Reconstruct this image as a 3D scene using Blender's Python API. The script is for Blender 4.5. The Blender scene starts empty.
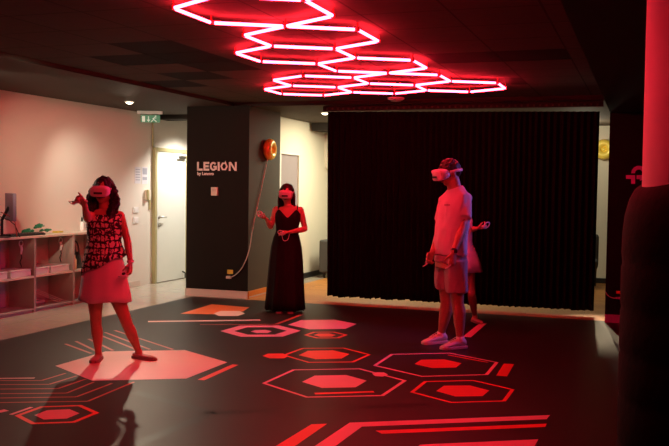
import bpy, bmesh, math, random
from mathutils import Vector, Matrix, noise
random.seed(7)
COL = bpy.context.scene.collection
V = Vector
PI = math.pi

# ------------------------------------------------------------------ camera
CAM_H, FOC, PITCH, ROLL = 1.55, 886.0, 0.039, 0.0138
cp, sp = math.cos(PITCH), math.sin(PITCH)
FW, UP0, RT0 = V((0, cp, -sp)), V((0, sp, cp)), V((1, 0, 0))
RT = math.cos(ROLL)*RT0 + math.sin(ROLL)*UP0
UPV = -math.sin(ROLL)*RT0 + math.cos(ROLL)*UP0
EYE = V((0, 0, CAM_H))
cam_data = bpy.data.cameras.new('camera')
cam_data.sensor_width = 36.0
cam_data.lens = FOC/669*36
cam_data.clip_end = 200
cam = bpy.data.objects.new('camera', cam_data)
COL.objects.link(cam)
m = Matrix.Identity(4)
for i in range(3):
    m[i][0], m[i][1], m[i][2], m[i][3] = RT[i], UPV[i], -FW[i], EYE[i]
cam.matrix_world = m
bpy.context.scene.camera = cam

def ray(px, py):
    return (px-334.5)/FOC*RT + (223-py)/FOC*UPV + FW
def gr(px, py, z=0.0):            # point of the photograph on a level plane
    d = ray(px, py)
    return EYE + d*((z-CAM_H)/d.z)
def at(px, py, y):                # point of the photograph at a depth y
    d = ray(px, py)
    return EYE + d*(y/d.y)
# room axes: the room is turned to the camera
AN = 0.337
U = V((math.cos(AN), -math.sin(AN), 0)); W = V((math.sin(AN), math.cos(AN), 0)); Z = V((0, 0, 1))
def R(u, v, z=0.0): return U*u + W*v + V((0, 0, z))
def onu(px, py, u):               # photo point on the wall plane u = const
    d = ray(px, py); t = u/(d.dot(U)); return EYE + d*t
def onv(px, py, v):
    d = ray(px, py); t = v/(d.dot(W)); return EYE + d*t

# ------------------------------------------------------------------ materials
def mat(name, c, rough=0.6, metal=0.0, var=0.12, scale=6.0, bump=0.0, bscale=60.0, emit=None, estr=0.0, spec=0.5, coat=0.0, trans=0.0):
    mt = bpy.data.materials.new(name); mt.use_nodes = True
    nt = mt.node_tree; b = nt.nodes['Principled BSDF']
    b.inputs['Roughness'].default_value = rough
    b.inputs['Metallic'].default_value = metal
    b.inputs['Specular IOR Level'].default_value = spec
    b.inputs['Coat Weight'].default_value = coat
    b.inputs['Transmission Weight'].default_value = trans
    tc = nt.nodes.new('ShaderNodeTexCoord')
    ns = nt.nodes.new('ShaderNodeTexNoise'); ns.inputs['Scale'].default_value = scale; ns.inputs['Detail'].default_value = 4
    nt.links.new(tc.outputs['Object'], ns.inputs['Vector'])
    mx = nt.nodes.new('ShaderNodeMix'); mx.data_type = 'RGBA'
    mx.inputs[6].default_value = (*[x*(1-var) for x in c], 1)
    mx.inputs[7].default_value = (*[min(1, x*(1+var)) for x in c], 1)
    nt.links.new(ns.outputs['Fac'], mx.inputs[0])
    nt.links.new(mx.outputs[2], b.inputs['Base Color'])
    if bump:
        n2 = nt.nodes.new('ShaderNodeTexNoise'); n2.inputs['Scale'].default_value = bscale; n2.inputs['Detail'].default_value = 3
        nt.links.new(tc.outputs['Object'], n2.inputs['Vector'])
        bp = nt.nodes.new('ShaderNodeBump'); bp.inputs['Strength'].default_value = bump; bp.inputs['Distance'].default_value = 0.01
        nt.links.new(n2.outputs['Fac'], bp.inputs['Height']); nt.links.new(bp.outputs['Normal'], b.inputs['Normal'])
    if emit:
        b.inputs['Emission Color'].default_value = (*emit, 1); b.inputs['Emission Strength'].default_value = estr
    return mt

def room_vec(nt):                 # generated vector in room axes from world position
    g = nt.nodes.new('ShaderNodeNewGeometry')
    mp = nt.nodes.new('ShaderNodeVectorRotate'); mp.rotation_type = 'Z_AXIS'; mp.inputs['Angle'].default_value = AN
    nt.links.new(g.outputs['Position'], mp.inputs['Vector'])
    return mp.outputs['Vector']

def brick_mat(name, c1, c2, mortar, bw, bh, off, rough, ms=0.004, scale=1.0, bump=0.3, spec=0.5, shift=(0, 0, 0)):
    mt = bpy.data.materials.new(name); mt.use_nodes = True
    nt = mt.node_tree; b = nt.nodes['Principled BSDF']; b.inputs['Roughness'].default_value = rough
    b.inputs['Specular IOR Level'].default_value = spec
    vec = room_vec(nt)
    ad = nt.nodes.new('ShaderNodeVectorMath'); ad.operation = 'ADD'; ad.inputs[1].default_value = shift
    nt.links.new(vec, ad.inputs[0])
    br = nt.nodes.new('ShaderNodeTexBrick')
    br.inputs['Color1'].default_value = (*c1, 1); br.inputs['Color2'].default_value = (*c2, 1); br.inputs['Mortar'].default_value = (*mortar, 1)
    br.inputs['Scale'].default_value = scale; br.inputs['Mortar Size'].default_value = ms
    br.inputs['Brick Width'].default_value = bw; br.inputs['Row Height'].default_value = bh; br.offset = off
    nt.links.new(ad.outputs[0], br.inputs['Vector'])
    ns = nt.nodes.new('ShaderNodeTexNoise'); ns.inputs['Scale'].default_value = 14; ns.inputs['Detail'].default_value = 6
    nt.links.new(vec, ns.inputs['Vector'])
    mx = nt.nodes.new('ShaderNodeMix'); mx.data_type = 'RGBA'; mx.blend_type = 'MULTIPLY'; mx.inputs[0].default_value = 0.35
    nt.links.new(br.outputs['Color'], mx.inputs[6]); nt.links.new(ns.outputs['Color'], mx.inputs[7])
    nt.links.new(mx.outputs[2], b.inputs['Base Color'])
    bp = nt.nodes.new('ShaderNodeBump'); bp.inputs['Strength'].default_value = bump; bp.inputs['Distance'].default_value = 0.004; bp.invert = True
    nt.links.new(br.outputs['Fac'], bp.inputs['Height']); nt.links.new(bp.outputs['Normal'], b.inputs['Normal'])
    return mt

M = {}
M['plaster'] = mat('warm white plaster', (.70, .64, .56), .85, var=.04, scale=2, bump=.08)
M['plaster2'] = mat('cream plaster', (.72, .68, .55), .85, var=.05, scale=2, bump=.08)
M['skirting'] = mat('pale skirting', (.62, .52, .43), .45, var=.05)
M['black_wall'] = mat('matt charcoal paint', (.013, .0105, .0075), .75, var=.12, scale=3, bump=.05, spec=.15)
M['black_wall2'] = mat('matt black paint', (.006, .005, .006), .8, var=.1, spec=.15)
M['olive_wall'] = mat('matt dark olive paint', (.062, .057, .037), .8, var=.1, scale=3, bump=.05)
M['tile'] = brick_mat('glossy cream floor tile', (.62, .55, .44), (.60, .53, .42), (.42, .37, .30), .6, .6, 0, .16, .004)
M['wood'] = brick_mat('orange oak planks', (.62, .27, .07), (.50, .20, .05), (.16, .06, .02), 1.4, .13, .5, .5, .003, spec=.25)
M['mat'] = mat('dark printed vinyl', (.026, .021, .017), .46, var=.2, scale=1.5, bump=.03, bscale=30, spec=.16)
M['mat_dark'] = mat('darker printed vinyl', (.012, .010, .008), .42, var=.1, spec=.16)
M['p_cream'] = mat('cream vinyl print', (.80, .60, .52), .45, var=.04)
M['p_pink'] = mat('pink vinyl print', (.80, .34, .44), .45, var=.05)
M['p_red'] = mat('red vinyl print', (.78, .05, .035), .45, var=.05)
M['p_dimred'] = mat('thin red vinyl print', (.50, .08, .05), .45, var=.05)
M['p_orange'] = mat('orange vinyl print', (.78, .15, .03), .45, var=.05)
M['ceil'] = brick_mat('dark ceiling tile', (.125, .102, .080), (.115, .093, .073), (.05, .04, .03), .6, .6, 0, .9, .008, spec=.1, shift=(4.85, -8.15, 0))
M['ceil_dark'] = mat('black ceiling tile', (.016, .011, .009), .9, spec=.1)
M['soffit'] = mat('taupe soffit paint', (.085, .068, .053), .8, var=.06, scale=2, spec=.2)
M['soffit_dark'] = mat('dark soffit paint', (.035, .027, .022), .85, var=.06, scale=2, spec=.2)
M['white_metal'] = mat('white powder coat', (.75, .73, .68), .4, var=.03)
M['white_plastic'] = mat('white plastic', (.78, .76, .74), .35, var=.03)
M['warm_plastic'] = mat('ivory plastic', (.75, .66, .52), .4, var=.03)
M['door'] = mat('white door laminate', (.74, .73, .66), .4, var=.03)
M['frame'] = mat('brassy door frame', (.40, .34, .17), .35, var=.05)
M['steel'] = mat('brushed steel', (.5, .48, .45), .3, metal=1, var=.05)
M['unit'] = mat('greige laminate', (.42, .33, .29), .5, var=.04)
M['unit_top'] = mat('pale laminate top', (.70, .60, .48), .35, var=.03)
M['black_plastic'] = mat('black plastic', (.015, .014, .015), .4)
M['grey_plastic'] = mat('grey blue plastic', (.22, .22, .28), .4)
M['screen'] = mat('dark screen', (.012, .014, .02), .15)
M['green'] = mat('green fabric', (.03, .24, .12), .8, var=.4, scale=30)
M['yellow'] = mat('yellow plastic', (.65, .50, .05), .4)
M['black_leather'] = mat('black leather', (.012, .011, .010), .35, bump=.2)
M['beige'] = mat('beige goods', (.70, .50, .28), .6)
M['gold'] = mat('gold glass', (1, .74, .12), .25, metal=.1, var=.08)
M['cable'] = mat('white cable', (.55, .50, .42), .5)
M['cable_black'] = mat('black cable', (.02, .02, .02), .5)
M['cable_red'] = mat('red cable', (.45, .04, .02), .5)
M['curtain'] = mat('black velvet', (.0075, .0055, .0055), .95, var=.2, spec=.08)
M['sofa'] = mat('grey felt', (.085, .085, .08), .9, bump=.2)
M['leaf'] = mat('dark leaf', (.015, .045, .012), .45)
M['pot'] = mat('grey pot', (.18, .17, .15), .6)
M['soil'] = mat('soil', (.03, .02, .012), .95)
M['lilac'] = mat('lilac grey door laminate', (.28, .24, .25), .5, var=.04)
M['letter'] = mat('cream acrylic letter', (.88, .82, .74), .4)
M['magenta'] = mat('magenta vinyl sign', (.62, .16, .62), .5)
M['skirt_violet_lit'] = mat('violet lit skirting', (.40, .14, .42), .5)  # violet light on the right column's skirting and plug, painted into their colour
M['skirt_bounce'] = mat('bounce tinted skirting', (.72, .24, .03), .4)  # orange bounce from the floor, painted into the pale side skirting
M['green_sign'] = mat('green sign', (.02, .20, .09), .4, emit=(.02, .25, .1), estr=.25)
M['pict'] = mat('white pictogram', (.7, .75, .68), .4, emit=(.6, .8, .6), estr=.35)
M['bulb'] = mat('warm lamp', (1, .9, .7), .4, emit=(1, .86, .62), estr=7)
M['tube'] = mat('red tube light', (.9, .3, .3), .4, emit=(1.0, .018, .040), estr=66)
M['connector'] = mat('red connector', (.5, .02, .02), .4)
M['pillar'] = mat('pale render', (.50, .44, .48), .7, var=.04)
M['pad'] = mat('black padded vinyl', (.005, .0035, .0035), .8, bump=.25, bscale=25, spec=.1)
M['paper'] = mat('white paper', (.66, .64, .68), .8)
M['ink'] = mat('grey print', (.36, .36, .42), .8)
M['skin1'] = mat('skin tan', (.52, .27, .17), .5, var=.08, scale=9)
M['skin2'] = mat('skin light', (.58, .30, .20), .5, var=.08, scale=9)
M['skin3'] = mat('skin medium', (.50, .26, .17), .5, var=.08, scale=9)
M['lips'] = mat('lips', (.42, .10, .09), .4)
M['eye'] = mat('eye white', (.7, .68, .65), .2)
M['hair'] = mat('dark brown hair', (.012, .007, .005), .55, var=.4, scale=40, bump=.6, bscale=120)
M['hair_red'] = mat('brown hair', (.05, .025, .015), .42, var=.4, scale=40, bump=.6, bscale=120)
M['skirt'] = mat('pale cotton skirt', (.80, .66, .72), .85, var=.05, bump=.15, bscale=120)
M['dress'] = mat('black satin dress', (.007, .006, .006), .75, var=.2, spec=.25)
M['tshirt'] = mat('pale grey cotton', (.74, .68, .72), .85, var=.04, bump=.12, bscale=120)
M['shorts'] = mat('taupe cotton shorts', (.42, .36, .36), .85, var=.12, scale=30, bump=.2, bscale=150)
M['white_cloth'] = mat('white cotton', (.82, .78, .84), .85, var=.04, bump=.12)
M['shoe'] = mat('white sneaker', (.72, .66, .64), .5, var=.05)
M['flat_shoe'] = mat('pale slip on shoe', (.50, .36, .34), .6, var=.05)
M['sole'] = mat('shoe sole', (.30, .22, .20), .7)
M['visor'] = mat('white headset shell', (.78, .76, .76), .32, var=.02)
M['foam'] = mat('dark headset foam', (.03, .028, .03), .8)
M['print'] = mat('grey shirt print', (.20, .10, .11), .7)
# blouse: cream with black broken grid pattern
def blouse_mat():
    mt = bpy.data.materials.new('patterned blouse'); mt.use_nodes = True
    nt = mt.node_tree; b = nt.nodes['Principled BSDF']; b.inputs['Roughness'].default_value = .85
    tc = nt.nodes.new('ShaderNodeTexCoord')
    ns = nt.nodes.new('ShaderNodeTexNoise'); ns.inputs['Scale'].default_value = 14; ns.inputs['Detail'].default_value = 3
    nt.links.new(tc.outputs['Object'], ns.inputs['Vector'])
    ad = nt.nodes.new('ShaderNodeVectorMath'); ad.operation = 'MULTIPLY_ADD'; ad.inputs[1].default_value = (.07, .07, .07)
    nt.links.new(ns.outputs['Color'], ad.inputs[0]); nt.links.new(tc.outputs['Object'], ad.inputs[2])
    outs = []
    for dr, sc, rot in (('X', 8.5, 0), ('Z', 5.5, 0)):
        w = nt.nodes.new('ShaderNodeTexWave'); w.bands_direction = dr; w.inputs['Scale'].default_value = sc; w.inputs['Distortion'].default_value = 2.2; w.inputs['Detail Scale'].default_value = 3
        nt.links.new(ad.outputs[0], w.inputs['Vector'])
        cr = nt.nodes.new('ShaderNodeValToRGB'); cr.color_ramp.elements[0].position = .10; cr.color_ramp.elements[1].position = .24
        nt.links.new(w.outputs['Fac'], cr.inputs['Fac']); outs.append(cr.outputs['Color'])
    vo = nt.nodes.new('ShaderNodeTexNoise'); vo.inputs['Scale'].default_value = 26; vo.inputs['Detail'].default_value = 2
    nt.links.new(tc.outputs['Object'], vo.inputs['Vector'])
    cr = nt.nodes.new('ShaderNodeValToRGB'); cr.color_ramp.elements[0].position = .40; cr.color_ramp.elements[1].position = .50
    nt.links.new(vo.outputs['Fac'], cr.inputs['Fac']); outs.append(cr.outputs['Color'])
    cur = outs[0]
    for o in outs[1:]:
        mm = nt.nodes.new('ShaderNodeMix'); mm.data_type = 'RGBA'; mm.blend_type = 'MULTIPLY'; mm.inputs[0].default_value = 1
        nt.links.new(cur, mm.inputs[6]); nt.links.new(o, mm.inputs[7]); cur = mm.outputs[2]
    fx = nt.nodes.new('ShaderNodeMix'); fx.data_type = 'RGBA'
    fx.inputs[6].default_value = (.02, .016, .016, 1); fx.inputs[7].default_value = (.80, .68, .60, 1)
    sep = nt.nodes.new('ShaderNodeSeparateColor'); nt.links.new(cur, sep.inputs[0])
    nt.links.new(sep.outputs[0], fx.inputs[0]); nt.links.new(fx.outputs[2], b.inputs['Base Color'])
    return mt
M['blouse'] = blouse_mat()

# ------------------------------------------------------------------ mesh building
class MB:
    def __init__(s): s.v, s.f, s.m = [], [], []
    def add(s, vs, fs, mi=0):
        o = len(s.v); s.v += [V(p) for p in vs]
        for f in fs: s.f.append([i+o for i in f]); s.m.append(mi)
        return s
    def box(s, u0, u1, v0, v1, z0, z1, mi=0):
        p = [R(u, v, z) for z in (z0, z1) for u, v in ((u0, v0), (u1, v0), (u1, v1), (u0, v1))]
        return s.add(p, [(0, 3, 2, 1), (4, 5, 6, 7), (0, 1, 5, 4), (1, 2, 6, 5), (2, 3, 7, 6), (3, 0, 4, 7)], mi)
    def obox(s, c, ax, ay, az, mi=0):      # box from centre and three half axes
        c, ax, ay, az = V(c), V(ax), V(ay), V(az)
        p = [c+a*ax+b*ay+d*az for d in (-1, 1) for a, b in ((-1, -1), (1, -1), (1, 1), (-1, 1))]
        return s.add(p, [(0, 3, 2, 1), (4, 5, 6, 7), (0, 1, 5, 4), (1, 2, 6, 5), (2, 3, 7, 6), (3, 0, 4, 7)], mi)
    def loft(s, rings, caps=(True, True), mi=0, closed=True):
        n = len(rings[0]); o = len(s.v)
        for r in rings: s.v += [V(p) for p in r]
        for k in range(len(rings)-1):
            for i in range(n if closed else n-1):
                j = (i+1) % n
                s.f.append([o+k*n+i, o+k*n+j, o+(k+1)*n+j, o+(k+1)*n+i]); s.m.append(mi)
        if caps[0]: s.f.append([o+i for i in range(n)][::-1]); s.m.append(mi)
        if caps[1]: s.f.append([o+(len(rings)-1)*n+i for i in range(n)]); s.m.append(mi)
        return s
    def tube(s, pts, r, n=10, wide=None, ratio=1.0, round_ends=False, mi=0):
        pts = [V(p) for p in pts]; rs = list(r) if hasattr(r, '__len__') else [r]*len(pts)
        if round_ends:
            d0 = (pts[0]-pts[1]).normalized(); d1 = (pts[-1]-pts[-2]).normalized()
            pts = [pts[0]+d0*rs[0]*.9, pts[0]+d0*rs[0]*.6]+pts+[pts[-1]+d1*rs[-1]*.6, pts[-1]+d1*rs[-1]*.9]
            rs = [rs[0]*.3, rs[0]*.78]+rs+[rs[-1]*.78, rs[-1]*.3]
        rings = []; prev = V(wide) if wide is not None else None
        for k, p in enumerate(pts):
            t = (pts[min(k+1, len(pts)-1)]-pts[max(k-1, 0)]).normalized()
            if prev is None:
                prev = t.cross(Z) if abs(t.z) < .9 else t.cross(V((0, 1, 0)))
            a = (prev-t*prev.dot(t)).normalized(); b = t.cross(a)
            if wide is None: prev = a
            rings.append([p+a*rs[k]*math.cos(2*PI*i/n)+b*rs[k]*ratio*math.sin(2*PI*i/n) for i in range(n)])
        return s.loft(rings, mi=mi)
    def ball(s, c, ax, ay=None, az=None, n=14, mi=0):
        if ay is None: ax, ay, az = V((ax, 0, 0)), V((0, ax, 0)), V((0, 0, ax))
        c, ax, ay, az = V(c), V(ax), V(ay), V(az)
        rings = []
        for k in range(1, n):
            th = PI*k/n
            rings.append([c+az*-math.cos(th)+ax*math.sin(th)*math.cos(2*PI*i/n)+ay*math.sin(th)*math.sin(2*PI*i/n) for i in range(n)])
        o = len(s.v); s.loft(rings, caps=(False, False), mi=mi)
        s.v += [c-az, c+az]; b = len(s.v)-2
        for i in range(n):
            j = (i+1) % n
            s.f.append([b, o+j, o+i]); s.m.append(mi)
            s.f.append([b+1, o+(n-2)*n+i, o+(n-2)*n+j]); s.m.append(mi)
        return s
    def prism(s, poly, ext, mi=0):
        poly = [V(p) for p in poly]; e = V(ext); n = len(poly)
        return s.add(poly+[p+e for p in poly], [list(range(n))[::-1], list(range(n, 2*n))]+[[i, (i+1) % n, n+(i+1) % n, n+i] for i in range(n)], mi)
    def lathe(s, c, axis, prof, n=32, mi=0, caps=(True, True)):   # prof: (radius, distance along the axis)
        c, axis = V(c), V(axis).normalized()
        a = axis.cross(Z) if abs(axis.z) < .9 else V((1, 0, 0)); a = (a-axis*a.dot(axis)).normalized(); b = axis.cross(a)
        rings = [[c+axis*h+a*r*math.cos(2*PI*i/n)+b*r*math.sin(2*PI*i/n) for i in range(n)] for r, h in prof]
        return s.loft(rings, caps, mi)
    def build(s, name, mats, parent=None, smooth=False, bevel=0.0, wn=0.0, merge=True):
        me = bpy.data.meshes.new(name)
        lo = [min(p[i] for p in s.v) for i in range(3)]; hi = [max(p[i] for p in s.v) for i in range(3)]
        base = V(((lo[0]+hi[0])/2, (lo[1]+hi[1])/2, lo[2]))
        me.from_pydata([p-base for p in s.v], [], s.f)
        if not isinstance(mats, (list, tuple)): mats = [mats]
        for x in mats: me.materials.append(x)
        for p, i in zip(me.polygons, s.m): p.material_index = i; p.use_smooth = smooth
        bm = bmesh.new(); bm.from_mesh(me); bmesh.ops.recalc_face_normals(bm, faces=bm.faces); bm.to_mesh(me); bm.free()
        o = bpy.data.objects.new(name, me); COL.objects.link(o)
        o.location = base
        if parent is not None: attach(o, parent)
        if bevel:
            b = o.modifiers.new('b', 'BEVEL'); b.width = bevel; b.segments = 2; b.limit_method = 'ANGLE'
        return o
def smoothpath(p, n=6):
    out = []
    for i in range(len(p)-1):
        a, b_, c_, d_ = p[max(i-1, 0)], p[i], p[i+1], p[min(i+2, len(p)-1)]
        for k in range(n):
            t = k/n
            out.append(.5*((2*b_)+(c_-a)*t+(2*a-5*b_+4*c_-d_)*t*t+(3*b_-a-3*c_+d_)*t**3))
    return out+[p[-1]]

def wloc(o):
    p = V(o.location)
    while o.parent: o = o.parent; p += V(o.location)
    return p
def attach(o, parent):
    w = V(o.location); o.parent = parent; o.location = w-wloc(parent)
def tag(o, label=None, cat=None, group=None, kind=None):
    if label: o['label'] = label
    if cat: o['category'] = cat
    if group: o['group'] = group
    if kind: o['kind'] = kind
    return o
def empty(name, loc, label, cat, group=None):
    o = bpy.data.objects.new(name, None); COL.objects.link(o); o.location = V(loc); o.empty_display_size = .1
    return tag(o, label, cat, group)
def struct(o): o['kind'] = 'structure'; return o

def bake(o, disp=0.0, dscale=5.0, voxel=.008, smooth=4, flat=False):
    """fuse the shells of an object into one continuous surface"""
    r = o.modifiers.new('r', 'REMESH'); r.mode = 'VOXEL'; r.voxel_size = voxel; r.use_smooth_shade = True
    s = o.modifiers.new('s', 'SMOOTH'); s.iterations = smooth; s.factor = .5
    dg = bpy.context.evaluated_depsgraph_get(); dg.update()
    me = bpy.data.meshes.new_from_object(o.evaluated_get(dg))
    mats = [x for x in o.data.materials]
    o.modifiers.clear(); o.data = me
    if not len(me.materials):
        for x in mats: me.materials.append(x)
    for p in me.polygons: p.use_smooth = True; p.material_index = 0
    if disp:
        ns = [v.normal.copy() for v in me.vertices]
        for v, n in zip(me.vertices, ns):
            q = V((v.co.x*dscale, v.co.y*dscale, v.co.z*dscale*.45))
            v.co += n*disp*(noise.noise(q)+.5*noise.noise(q*2.3))
    return o

# ================================================================== ROOM
CZ, SZ, RZ = 2.725, 2.68, 2.49      # main ceiling, left/back soffit, right soffit
ML, MV = -5.97, 11.07              # left and far edge of the printed floor
# ---- floor: tiles, wood, dark vinyl and its print
fl = MB()
fl.add([R(-8, -3), R(-5.19, -3), R(-5.19, 19), R(-8, 19)], [(0, 1, 2, 3)], 0)
fl.add([R(-5.19, -3), R(3.2, -3), R(3.2, 19), R(-5.19, 19)], [(0, 1, 2, 3)], 1)
fl.add([R(-5.97, 11.07, .003), R(-5.19, 11.07, .003), R(-5.19, 11.19, .003), R(-5.97, 11.19, .003)], [(0, 1, 2, 3)], 0)
MT = .005
fl.box(ML, 3.1, -2.9, MV, .0005, MT, 2)
def decal(pts, mi, lay=1, z=None):
    zz = MT + .0005*lay
    fl.add([gr(x, y, zz) if not isinstance(x, Vector) else V((x.x, x.y, zz)) for x, y in pts], [list(range(len(pts)))], mi)
def ring(c, s, th, yaw, mi, lay=1, nsides=6):
    """regular outlined hexagon on the floor: centre, side, band width"""
    c = V((c[0], c[1], 0)); zz = MT + .0005*lay
    P = [c+V((math.cos(yaw+i*PI/3)*s, math.sin(yaw+i*PI/3)*s, zz)) for i in range(6)]
    q = s-th/math.cos(PI/6)
    Q = [c+V((math.cos(yaw+i*PI/3)*q, math.sin(yaw+i*PI/3)*q, zz)) for i in range(6)]
    fl.add(P+Q, [(i, (i+1) % 6, 6+(i+1) % 6, 6+i) for i in range(6)], mi)
def hexf(c, s, yaw, mi, lay=1):
    c = V((c[0], c[1], 0)); zz = MT + .0005*lay
    fl.add([c+V((math.cos(yaw+i*PI/3)*s, math.sin(yaw+i*PI/3)*s, zz)) for i in range(6)], [tuple(range(6))], mi)
def fit_hex(l, r):
    """centre, side and yaw of a floor hexagon from its left and right corner"""
    a, b = gr(*l), gr(*r); return ((a+b)/2, (b-a).length/2, math.atan2((b-a).y, (b-a).x))
def bar(a, b, w, mi, lay=1):
    a, b = gr(*a), gr(*b); d = (b-a).normalized(); n = V((-d.y, d.x, 0))*w/2
    zz = V((0, 0, MT+.0005*lay))
    fl.add([a-n+zz, b-n+zz, b+n+zz, a+n+zz], [(0, 1, 2, 3)], mi)
CR, PK, RD, DR, ORG, DK = 3, 4, 5, 6, 7, 8
# large pale hexagon under the pointing woman
c, s, y = fit_hex((55.2, 366.6), (227.4, 363)); hexf(c, s, y, CR, 3)
# outlined hexagon, lower left
c, s, y = fit_hex((14.5, 416.5), (99.4, 413.6)); ring(c, s, .035, y, RD, 2)
c, s, y = fit_hex((34.3, 416), (79.5, 414.2)); hexf(c, s, y, PK, 2)
bar((10.6, 415.4), (31.8, 407.9), .03, PK); bar((-6, 413.5), (6.7, 410.8), .06, PK)
bar((-20, 379.3), (34.7, 378.7), .035, CR)
for x1, y1, x2, y2, y0 in ((41.5, 381.2, 65.6, 373.9, 381.2), (49.2, 385, 77, 376.4, 385.4), (57.9, 389.3, 86, 379.6, 389.9), (66.6, 393.8, 94, 382.6, 394.6), (76.2, 397.6, 112, 384, 399), (87.8, 402, 134, 382.6, 403.6)):
    bar((x1, y1), (x2, y2), .022, DR); bar((-20, y0), (x1, y1), .022, DR)
for a, b in (((65.3, 344.4), (91.3, 354)), ((75.8, 341.7), (97, 352)), ((88.6, 339.4), (113, 351)), ((97, 334.4), (136, 350)), ((104.9, 332.8), (150, 350)), ((114.7, 330.8), (173, 350))):
    bar(a, b, .03, DR)
bar((235.5, 365.2), (201, 380.6), .06, RD)
bar((148, 322), (260.3, 320.5), .09, CR)
decal([(180.4, 313.7), (213.5, 314.2), (243, 311.4), (249.4, 307.3), (211.7, 304.2)], ORG, 1)
decal([(213.5, 313.5), (220.7, 310.9), (239.5, 310.9), (245, 313.5), (237.8, 315.9), (219, 315.9)], CR, 2)
c, s, y = fit_hex((220.2, 331.6), (300.7, 331.2)); ring(c, s, .13, y, PK, 2)
c, s, y = fit_hex((250.5, 332.2), (272, 331.8)); hexf(c, s, y, PK, 2)
bar((250, 324.8), (276, 324.8), .04, DR); bar((276, 324.8), (301, 315.2), .05, DR)
bar((276, 324.8), (200, 325), .035, DR)
c, s, y = fit_hex((288, 325.3), (356.7, 324.4)); hexf(c, s, y, PK, 2)
c, s, y = fit_hex((303.5, 335.6), (348, 335.4)); ring(c, s, .04, y, RD, 2)
c, s, y = fit_hex((313.7, 335.7), (336, 335.5)); hexf(c, s, y, RD, 2)
c, s, y = fit_hex((282.3, 355.8), (371, 355.2)); ring(c, s, .03, y, RD, 2)
c, s, y = fit_hex((298.8, 355.8), (349.5, 354.6)); hexf(c, s, y, RD, 2)
decal([(262.6, 356), (268, 353.6), (283, 353.4), (288.6, 356), (284, 358.3), (269.7, 358.3)], RD, 3)
c, s, y = fit_hex((261.8, 384), (406.8, 381.3)); ring(c, s, .03, y, PK, 2)
c, s, y = fit_hex((301.9, 382.6), (366.8, 381.4)); hexf(c, s, y, PK, 2)
decal([(372, 373.6), (377, 372.2), (384, 372.4), (388, 374.4), (383, 376.6), (375, 376)], PK, 3)
bar((314.7, 394.3), (373.8, 392.4), .05, RD)
c, s, y = fit_hex((372.9, 366.2), (498.6, 363)); ring(c, s, .03, y, PK, 2)
c, s, y = fit_hex((414.5, 364.6), (461.6, 363.8)); hexf(c, s, y, RD, 2)
bar((448, 355.5), (488, 363), .03, RD)
c, s, y = fit_hex((409.9, 393), (514.7, 390.2)); ring(c, s, .03, y, RD, 2)
c, s, y = fit_hex((436.2, 391.8), (489.3, 391.2)); hexf(c, s, y, RD, 2)
bar((509, 364.4), (501.5, 376.6), .09, RD)
decal([(349.6, 422.6), (550, 415), (546.6, 419.2), (361.9, 426.6), (300, 472), (276, 472)], PK, 2)
decal([(375.4, 430.6), (546.6, 423.6), (545.3, 426.9), (382, 433.8)], RD, 2)
decal([(311.5, 424.2), (327.2, 423.7), (266, 466), (243, 466)], RD, 2)
decal([(420, 444.6), (538.5, 439.2), (520, 470), (382, 478)], PK, 2)
decal([(462.9, 336.6), (478.8, 323.8), (486.9, 323.4), (470.7, 337.4)], PK, 2)
bar((212, 413.5), (430, 404.5), .09, DK); bar((212, 413.5), (134, 392.5), .09, DK); bar((214, 413), (120, 452), .09, DK)
floor = struct(fl.build('floor', [M['tile'], M['wood'], M['mat'], M['p_cream'], M['p_pink'], M['p_red'], M['p_dimred'], M['p_orange'], M['mat_dark']]))

# ---- walls
WU = -7.36
w = MB(); w.box(WU-.15, WU, -3, 19, 0, SZ+.1); struct(w.build('wall_left', M['plaster']))
w = MB(); w.box(-8, 3.4, 15.67, 15.8, 0, SZ+.1); struct(w.build('wall_back', M['plaster2']))
w = MB(); w.box(3.2, 3.35, -3, 15.67, 0, SZ+.1); struct(w.build('wall_right', M['black_wall']))
# partition between corridor and back room with a door opening at v 13.0-13.84
w = MB(); w.box(-5.66, -5.5, 12.3, 13.0, 0, SZ); w.box(-5.66, -5.5, 13.86, 15.67, 0, SZ); w.box(-5.66, -5.5, 13.0, 13.86, 2.1, SZ)
struct(w.build('wall_partition', M['plaster2']))
b = MB(); b.box(WU, WU+.02, -3, 11.9, 0, .09); b.box(WU, WU+.02, 12.9, 15.6, 0, .09); struct(b.build('baseboard_left', M['skirting'], bevel=.003))
b = MB(); b.box(-5.5, -5.48, 13.9, 15.67, 0, .09); struct(b.build('baseboard_partition', M['black_plastic']))
b = MB(); b.box(-5.46, 3.1, 15.645, 15.67, 0, .09); struct(b.build('baseboard_back', M['black_plastic']))
# columns
c = MB(); c.box(-6.16, -5.19, 11.2, 12.3, 0, SZ)
for f in range(5): c.m[-f-1] = 0
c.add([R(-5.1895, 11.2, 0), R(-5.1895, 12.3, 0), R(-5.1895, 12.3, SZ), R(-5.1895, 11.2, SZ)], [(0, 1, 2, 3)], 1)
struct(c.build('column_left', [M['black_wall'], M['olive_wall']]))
b = MB(); b.box(-6.165, -5.185, 11.18, 11.2, 0, .1)
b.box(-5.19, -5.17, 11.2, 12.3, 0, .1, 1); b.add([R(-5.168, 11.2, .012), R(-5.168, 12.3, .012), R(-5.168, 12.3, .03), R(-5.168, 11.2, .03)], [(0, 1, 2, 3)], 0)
struct(b.build('baseboard_column', [M['skirting'], M['skirt_bounce']]))
c = MB(); c.box(-.42, .75, 10.97, 12.0, 0, RZ); struct(c.build('column_right', M['black_wall2']))
b = MB(); b.box(-.42, .75, 10.95, 10.97, 0, .1); struct(b.build('baseboard_right', M['skirt_violet_lit']))
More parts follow.
